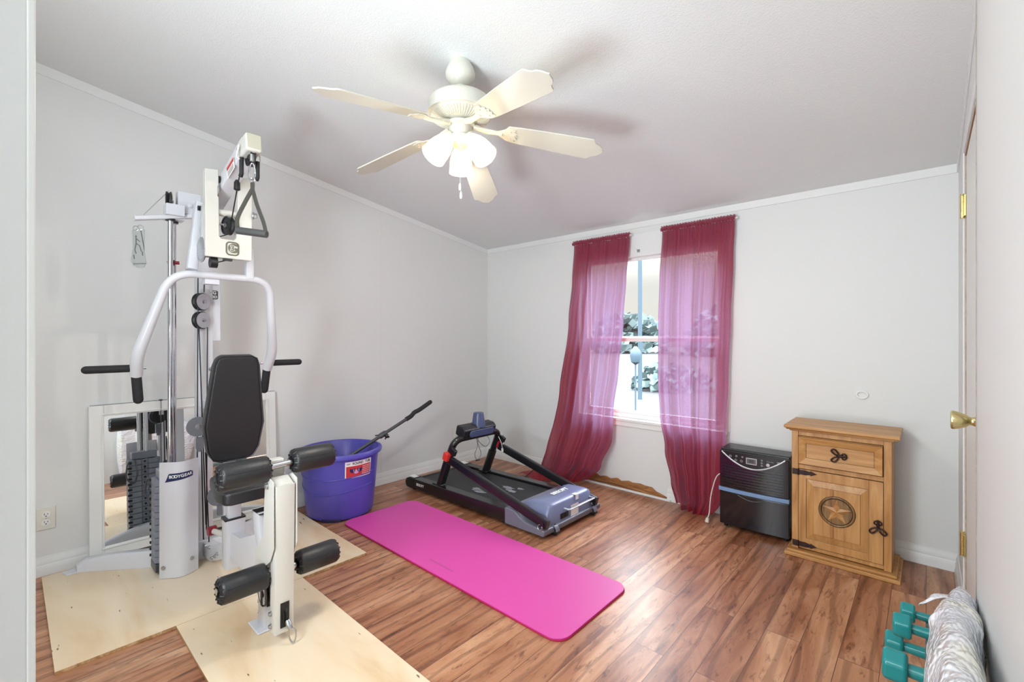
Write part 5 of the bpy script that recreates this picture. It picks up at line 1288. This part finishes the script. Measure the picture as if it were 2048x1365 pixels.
# small G3 plaque on the upright side plate
sp3 = px(433, 590, x=0.40); b = B(); b.bb((0.372, sp3.y-0.030, sp3.z-0.26), (0.378, sp3.y+0.025, sp3.z+0.12)); pq = obj('mast_plate', b, M_gym, gym, bevel=0.001)
Mg = frame(V((0.3785, sp3.y-0.004, sp3.z)), (0, 1, 0), (0, 0, 1)); b = B(); b.prism([Mg @ V((x, y, 0)) for x, y in rrect(0.034, 0.050, 0.008, 4)], (0.0008, 0, 0)); e3 = obj('plaque', b, mat('plaque_grey', (70, 70, 66), 0.5), pq)
text_obj('plaque_lettering', 'G', 0.024, Mg @ Matrix.Translation((0, 0.011, 0.0014)), M_white, e3, 0.0003, 0.0005); text_obj('plaque_lettering', '3D', 0.020, Mg @ Matrix.Translation((0, -0.012, 0.0014)), M_white, e3, 0.0003, 0.0005)
# cross tube, rod and pulley between the arms
a_ = px(436, 425, x=FXp-0.03); c_ = px(486, 432, x=FXp-0.03); b = B(); b.cyl(a_, c_, 0.017, 18); obj('cross_tube', b, M_gymc, gym)
a_ = px(436, 448, x=FXp-0.02); c_ = px(486, 456, x=FXp-0.02); b = B(); b.cyl(a_, c_, 0.0055, 12); obj('pulley_rod', b, M_steel, gym)
pulley(px(456, 452, x=FXp-0.01), (0.15, -1, 0), 0.046, 0.026)
b = B(); b.tube([px(462, 447, x=FXp+0.01), px(479, 352, x=0.98)], 0.0028, 8); obj('cable', b, M_cable, gym); b = B(); b.tube([px(438, 474, x=FXp-0.02), px(456, 469, x=FXp-0.01)], 0.0025, 8); obj('cable', b, M_cable, gym); b = B(); b.tube([px(435, 525, x=FXp-0.02), px(458, 520, x=FXp-0.02)], 0.0028, 8); obj('cable', b, M_cable, gym)
b = B(); c_ = px(429, 526, x=FXp-0.03); b.cyl(c_+V((0, -0.02, 0.0)), c_+V((0, 0.01, 0)), 0.026, 20); b.box(c_+V((0, -0.01, 0.034)), (0.03, 0.055, 0.018)); obj('stop_roller', b, M_black, gym)
b = B(); c_ = px(455, 520, x=FXp-0.02); b.tube([c_+V((0, -0.02, 0.002)), c_+V((0, 0.02, 0.002))], 0.009, 10); obj('under_roller', b, M_dkgrey, gym)
bolt(px(507, 432, x=FXp+0.002), (0.5, 0.9, 0), 0.014, 0.014); b = B(); c_ = px(433, 358, x=FXp-0.02); b.cyl(c_+V((0, 0.0, 0)), c_+V((0, 0.024, 0)), 0.017, 6); obj('frame_nut', b, M_black, gym)
b = B(); c_ = px(431, 385, x=FXp-0.03); b.tube([c_+V((0, 0.0, 0)), c_+V((0, 0.006, 0))], 0.040, 24); obj('side_disc', b, M_steel, gym)
# boom and head
sq('boom', [(UX, GY, 1.86), (0.60, GY, 1.955), (1.075, GY, 2.106)], 0.060, 0.078, rad=0.05)
hc = V((1.088, GY+0.0, 2.100))
Rh = Matrix.Rotation(-0.15, 3, 'Y')
b = B(); b.box(hc, (0.105, 0.068, 0.084), Rh); hd = obj('boom_head', b, M_gymc, gym, bevel=0.012, bseg=4)
b = B(); b.box(hc+Rh @ V((0.053, 0.0, 0.003)), (0.003, 0.056, 0.066), Rh); obj('head_cap', b, mat('beige_cap', (186, 184, 166), 0.45), hd, bevel=0.001)
pulley(hc+V((0.005, 0, -0.050)), (0, 1, 0), 0.040, 0.022, hd if False else gym)
bolt(hc+V((-0.04, -0.034, -0.01)), (0, -1, 0), 0.008, 0.006)
b = B(); lp = [G(452, 352), G(470, 322), G(483, 326), G(481, 352)]; Ml = frame(V((0.93, GY-0.0335, 2.035)), (1, 0, 0.30), (-0.3, 0, 1))
b.box(Ml @ V((0, 0, 0)), (0.11, 0.001, 0.06), Matrix.Rotation(-0.29, 3, 'Y')); lb_ = obj('warning_label', b, M_lbl_w, gym, smooth=0)
b = B(); b.box(Ml @ V((0.0, 0.018, 0.0)), (0.10, 0.0022, 0.018), Matrix.Rotation(-0.29, 3, 'Y')); obj('label_header', b, M_lbl_r, lb_, smooth=0)
b = B()
for k in range(3): b.box(Ml @ V((0.0, -0.002-k*0.009, 0.0)), (0.08, 0.0022, 0.003), Matrix.Rotation(-0.29, 3, 'Y'))
obj('label_lines', b, M_dkgrey, lb_, smooth=0)
# lat bar hooks: two bent prongs with black sleeves beside the head
for s, (u0, v0) in ((-1, (483, 334)), (1, (515, 342))):
    p_ = px(u0, v0, x=1.085 if s > 0 else 1.06)
    top_ = V((hc.x-0.01, hc.y+s*0.043, hc.z+0.0)); b = B(); b.tube(fillet([top_, V((p_.x, top_.y+s*0.004, p_.z+0.04)), p_+V((0, 0, 0.03))], 0.01), 0.0045, 10); hk_ = obj('hook_rod', b, M_gymc, gym)
    b = B(); b.tube([p_+V((0, 0, 0.042)), p_+V((0, 0, -0.030)), p_+V((-0.012, 0, -0.040))], 0.0095, 12); obj('hook_sleeve', b, M_foam, hk_)
b = B(); c_ = px(474, 372, x=0.97); b.tube([c_+V((0, 0, 0.028)), c_+V((0, 0, 0.015)), c_+V((0, 0, -0.018)), c_+V((0, 0, -0.022))], [0.006, 0.013, 0.014, 0.008], 14); obj('cable_stopper', b, M_black, gym)

# ---- single hand grip hanging from the head
D_ = 2.03
k1 = px(503, 335, d=D_); k2 = px(505, 356, d=D_); gA = px(474, 461, d=D_); gB = px(534, 469, d=D_)
pg = thing('pull_handle', 'black strap handle hanging on a snap hook from the top pulley of the gym', 'pull handle', k1)
side_ = V((RGT[0], RGT[1], 0))
b = carabiner((k1+k2)/2+V((0, 0, 0.004)), (0, 0, 1), side_, 0.075, 0.028); obj('snap_hook', b, M_chrome, pg)
b = B(); b.cyl(k1+V((0, 0, 0.028)), k1+V((0, 0, 0.058)), 0.007, 12); obj('cable_end', b, M_steel, pg)
b = B(); b.tube([k2+side_*0.010*math.cos(t_)+V((0, 0, 0.010*math.sin(t_)-0.010)) for t_ in [2*PI*i/16 for i in range(16)]], 0.003, 8, closed=True); obj('d_ring', b, M_chrome, pg)
k3 = px(505, 378, d=D_)
secs = rrect(0.017, 0.0035, 0.0014, 2)
b = B(); b.tube([k2+V((0, 0, -0.022)), k3], 1.0, sec=rrect(0.018, 0.006, 0.002, 2), up=V((-FWD[0], -FWD[1], 0)))
b.tube(spline([k3, px(490, 405, d=D_), px(475, 437, d=D_), gA+side_*0.004+V((0, 0, 0.0))], 6), 1.0, sec=secs, up=V((-FWD[0]+0.6*RGT[0], -FWD[1]+0.6*RGT[1], 0)))
b.tube(spline([k3, px(514, 410, d=D_), px(527, 445, d=D_), gB-side_*0.004], 6), 1.0, sec=secs, up=V((-FWD[0], -FWD[1], 0)))
obj('strap', b, M_strap, pg)
b = B(); dg = (gB-gA).normalized(); b.tube([gA, gB], 0.0165, 24); gr_ = obj('grip', b, mat('dark_rubber_tube', (72, 72, 72), 0.35), pg, bevel=0.002)
b = B(); b.tube([gA-dg*0.0008, gA-dg*0.0002], 0.0105, 20); obj('grip_bore', b, M_dark, gr_, smooth=0)
# ---- instruction placards on two rings
for i, (uu, vv, tw) in enumerate(((271, 444, 0.0), (277, 442, 0.10))):
    p_ = px(uu, vv, x=0.462+0.0*i)+V((0.012, 0.006*i, -0.030)); lab_ = 'pale exercise placard hanging from the gym arm, front one of the bunch' if i == 0 else 'pale exercise placard hanging behind the front placard on the gym arm'
    t_ = thing('exercise_placard', lab_, 'placard', p_, 'placards hung on the gym arm')
    Mp = Matrix.Translation(p_) @ Matrix.Rotation(math.radians(62+tw*60), 4, 'Z') @ Matrix.Rotation(math.radians(-5+i*9), 4, 'Y')
    b = B()
    hgt = 0.198
    w0, w1 = 0.017, 0.027
    ol = [V((-w0, 0, -0.012)), V((w0, 0, -0.012)), V((w1, 0, -hgt+0.02)), V((w1-0.012, 0, -hgt)), V((-w1+0.012, 0, -hgt)), V((-w1, 0, -hgt+0.02))]
    b.prism([Mp @ q_ for q_ in ol], Mp.to_3x3() @ V((0, 0.004, 0))); cdp = obj('card', b, M_card, t_, bevel=0.001)
    b = B(); b.tube([Mp @ V((0.012*math.cos(a), 0, 0.012*math.sin(a)-0.004)) for a in [2*PI*k/16 for k in range(16)]], 0.0016, 6, closed=True); obj('ring', b, M_steel, t_)
    if i == 0:
        pm = mat('placard_print', (96, 100, 98), 0.6)
        b = B()
        fig = [[(-0.004, -0.05), (-0.006, -0.08), (-0.014, -0.11), (-0.010, -0.13)], [(-0.006, -0.08), (0.008, -0.09), (0.012, -0.12)], [(-0.004, -0.055), (0.010, -0.07)], [(0.016, -0.12), (0.016, -0.14)], [(-0.02, -0.135), (-0.02, -0.155)]]
        for s_ in fig: b.tube([Mp @ V((x, -0.0006, z)) for x, z in s_], 0.0018, 5)
        b.ball(Mp @ V((-0.004, -0.0006, -0.044)), 0.005, (1, 0.4, 1), 8); obj('printed_figure', b, pm, cdp)
        text_obj('printed_title', 'BODYGEAR', 0.010, Mp @ Matrix.Translation((0, -0.0012, -0.180)) @ Matrix.Rotation(PI/2, 4, 'X'), pm, cdp, 0.0002)

# ================================================================== DUMBBELLS + RACK + BUBBLE WRAP
def dumbbell(loc, s, label, rx=0.0):
    t_ = thing('dumbbell', label, 'dumbbell', loc, 'teal dumbbells on the small rack')
    t_['_local'] = 1
    L_, R_, W_ = 0.150, 0.034, 0.040
    for sg in (-1, 1):
        ring = [V((sg*L_/2, R_*math.cos(PI/6+PI/3*i+PI/6*0), R_*math.sin(PI/6+PI/3*i))) for i in range(6)]
        b = B(); b.prism([p-V((sg*W_/2, 0, 0)) for p in ring], (sg*W_, 0, 0)); lpart('head', b, M_teal, t_, bevel=0.008, bseg=3)
    b = B(); b.tube([(-L_/2+0.018, 0, 0), (-0.03, 0, 0), (0, 0, 0), (0.03, 0, 0), (L_/2-0.018, 0, 0)], [0.0125, 0.0135, 0.0150, 0.0135, 0.0125], 18); lpart('handle', b, M_teal, t_)
    t_.scale = (s, s, s); t_.rotation_euler = (rx, 0, 0)
    del t_['_local']
    return t_
RKX = 3.385
dl = [((3.404, -1.300, 0.300), 0.98, 'smallest teal dumbbell of the stack, nearest the pine cabinet'),
      ((3.408, -1.458, 0.325), 1.16, 'teal dumbbell second from the cabinet end of the stack'),
      ((3.388, -1.400, 0.232), 1.18, 'teal dumbbell third from the cabinet end, set low on the rack'),
      ((3.416, -1.672, 0.310), 1.38, 'largest teal dumbbell of the stack, farthest from the pine cabinet')]
for loc_, s_, lab_ in dl: dumbbell(loc_, s_, lab_)
rk = thing('dumbbell_rack', 'slate grey plastic dumbbell stand against the right wall under teal dumbbells', 'rack', (RKX, -1.46, 0))
b = B(); b.bb((RKX-0.018, -1.66, 0.0005), (RKX+0.018, -1.26, 0.025)); b.bb((RKX-0.09, -1.30, 0.0005), (RKX+0.09, -1.25, 0.02)); b.bb((RKX-0.09, -1.68, 0.0005), (RKX+0.09, -1.63, 0.02)); obj('base', b, M_slate, rk, bevel=0.004)
for (ya_, za_) in ((-1.300, 0.280), (-1.472, 0.297), (-1.535, 0.1), (-1.670, 0.286)):
    if za_ < 0.2: continue
    b = B(); b.prism([V((RKX-0.010, ya_-0.020, 0.026)), V((RKX-0.010, ya_+0.020, 0.026)), V((RKX-0.010, ya_+0.020, za_+0.006)), V((RKX-0.010, ya_+0.014, za_+0.006)), V((RKX-0.010, ya_+0.006, za_)), V((RKX-0.010, ya_-0.006, za_)), V((RKX-0.010, ya_-0.014, za_+0.006)), V((RKX-0.010, ya_-0.020, za_+0.006))], (0.020, 0, 0)); obj('saddle_post', b, M_slate, rk, bevel=0.002)
b = B(); b.prism([V((RKX-0.010, -1.430, 0.026)), V((RKX-0.010, -1.370, 0.026)), V((RKX-0.010, -1.370, 0.205)), V((RKX-0.010, -1.391, 0.213)), V((RKX-0.010, -1.409, 0.213)), V((RKX-0.010, -1.430, 0.205))], (0.020, 0, 0)); obj('saddle_post', b, M_slate, rk, bevel=0.002)
b = B(); b.bb((RKX+0.004, -1.66, 0.15), (RKX+0.008, -1.30, 0.175)); obj('cross_brace', b, M_slate, rk, bevel=0.001)

# bubble wrapped bundle
ks = 220; nr = 96
def bsec(s):
    y = -1.285-1.25*s
    top = 0.452+0.27*s
    bot = 0.394 if s < 0.40 else 0.394-(0.384)*min(1, (s-0.40)/0.10)**0.7
    t = min(1, s*3.3)
    top -= 0.030*(1-t)**2
    hw = 0.010+0.047*min(1, s*1.9)**0.7
    return V((3.481-hw, y, (top+bot)/2)), hw, (top-bot)/2
rows = []
for i in range(ks+1):
    s = i/ks; c_, hw, hh = bsec(s); row = []
    e_ = min(1, s/0.04)**0.5 if s < 0.04 else (min(1, (1-s)/0.03)**0.5 if s > 0.97 else 1)
    for j in range(nr):
        a = 2*PI*j/nr
        ca, sa = math.cos(a), math.sin(a)
        rx_ = math.copysign(abs(ca)**0.75, ca); rz_ = math.copysign(abs(sa)**0.8, sa)
        p = c_+V((hw*rx_*e_, 0, hh*rz_*e_))
        d_ = 0.009*noise.noise(V((a*1.2, s*9, 0.5)))+0.006*noise.noise(V((p.x*30, p.y*14, p.z*30)))
        if sa < -0.1: d_ = min(d_, 0.0)*0.3
        p += V((ca, 0, sa))*d_*e_; p.x = min(p.x, 3.485)
        row.append(p)
    row.append(row[0]); rows.append(row)
b = B(); b.grid(rows); b.faces([p for p in rows[0][:-1]], [tuple(range(nr))]); b.faces([p for p in rows[-1][:-1]], [tuple(range(nr))])
bmesh.ops.remove_doubles(b.bm, verts=b.bm.verts, dist=0.0003)
bwr = thing('bubble_wrap_bundle', 'clump of white bubble wrap lying over the teal dumbbells against the right wall', 'bubble wrap', (3.42, -1.8, 0.01))
bwo = obj('wrapping', b, M_bubble, bwr, smooth=180)
# loose torn flap
f0 = bsec(0.10)[0]+V((-0.018, 0, 0.012))
b = B(); P = []
for i in range(11):
    s = i/10; c_ = f0+V((-0.080*s, -0.015*s, 0.010*math.sin(PI*s)-0.050*s)); w_ = 0.020*(1-s)**0.8+0.0015
    P.append([c_+V((0.003*math.sin(9*s), w_*(k-1), 0.004*math.sin(7*s+k*2))) for k in range(3)])
b.grid(P); obj('torn_flap', b, M_bubble, bwr, smooth=180, solid=0.002)


# ================================================================== LIGHT, WORLD, CAMERA
SKY = (0.92, 22.0)
w = bpy.data.worlds.new('overcast_sky'); scene.world = w; w.use_nodes = True
nt = w.node_tree; nt.nodes.clear()
wo = N(nt, 'ShaderNodeOutputWorld'); bg = N(nt, 'ShaderNodeBackground')
tc = N(nt, 'ShaderNodeTexCoord'); sp = N(nt, 'ShaderNodeSeparateXYZ'); L(nt, tc.outputs['Generated'], sp.inputs[0])
r = ramp(nt, [(0.0, (226, 224, 222)), (0.5, (240, 234, 222)), (0.57, (238, 236, 230)), (1.0, (214, 226, 250))])
mr = N(nt, 'ShaderNodeMapRange'); mr.inputs['From Min'].default_value = -1; L(nt, sp.outputs['Z'], mr.inputs['Value']); L(nt, mr.outputs[0], r.inputs[0])
L(nt, r.outputs[0], bg.inputs['Color'])
m2 = N(nt, 'ShaderNodeMapRange', interpolation_type='SMOOTHSTEP'); m2.inputs['From Min'].default_value = 0.10; m2.inputs['From Max'].default_value = 0.65; m2.inputs['To Min'].default_value = SKY[0]; m2.inputs['To Max'].default_value = SKY[1]
L(nt, sp.outputs['Z'], m2.inputs['Value']); L(nt, m2.outputs[0], bg.inputs['Strength'])
L(nt, bg.outputs[0], wo.inputs['Surface'])
def area(name, loc, target, size, power, color):
    ld = bpy.data.lights.new(name, 'AREA'); ld.shape = 'RECTANGLE'; ld.size = size[0]; ld.size_y = size[1]; ld.energy = power; ld.color = color
    o = bpy.data.objects.new(name, ld); COL.objects.link(o); o.location = loc
    o.rotation_euler = (V(target)-V(loc)).to_track_quat('-Z', 'Y').to_euler(); return o
area('added_hall_fill', (2.6, -4.3, 2.3), (2.4, -1.0, 0.9), (1.6, 0.6), 18, (0.89, 0.955, 1.0))  # unseen area light added behind the camera to even out the room
bf = area('added_bounce_fill', (2.45, -4.3, 0.5), (2.5, -1.8, 2.35), (0.9, 0.6), 22, (0.82, 0.93, 1.0)); bf.data.spread = math.radians(120)  # added upward fill that brightens the ceiling, no visible source
area('added_front_fill', (2.3, -4.1, 1.6), (2.75, -0.5, 0.75), (0.6, 0.6), 27, (0.87, 0.95, 1.0))  # added frontal fill, out of view, to lift the low objects
area('added_doorway_fill', (3.12, -4.0, 2.0), (3.2, -0.9, 0.1), (0.4, 0.3), 1.5, (0.9, 0.96, 1.0))  # small unseen fill added for the dim floor along the right wall
for (sx_, sy_, sz_) in LAMPS:
    ld = bpy.data.lights.new('fan_lamp', 'POINT'); ld.energy = 12; ld.color = (1.0, 0.95, 0.88); ld.shadow_soft_size = 0.022
    o = bpy.data.objects.new('fan_lamp', ld); COL.objects.link(o); o.location = (sx_, sy_, sz_)

cd = bpy.data.cameras.new('camera'); cam = bpy.data.objects.new('camera', cd); COL.objects.link(cam)
cam.location = CAM; cam.rotation_euler = (PI/2, 0, YAW)
cd.sensor_width = 36; cd.lens = 915/2048*36; cd.shift_y = -7.5/2048; cd.clip_start = 0.02; cd.clip_end = 300
scene.camera = cam
vs = scene.view_settings; vs.view_transform = 'Standard'; vs.look = 'None'; vs.exposure = 0.20; vs.gamma = 1.0; vs.use_curve_mapping = False
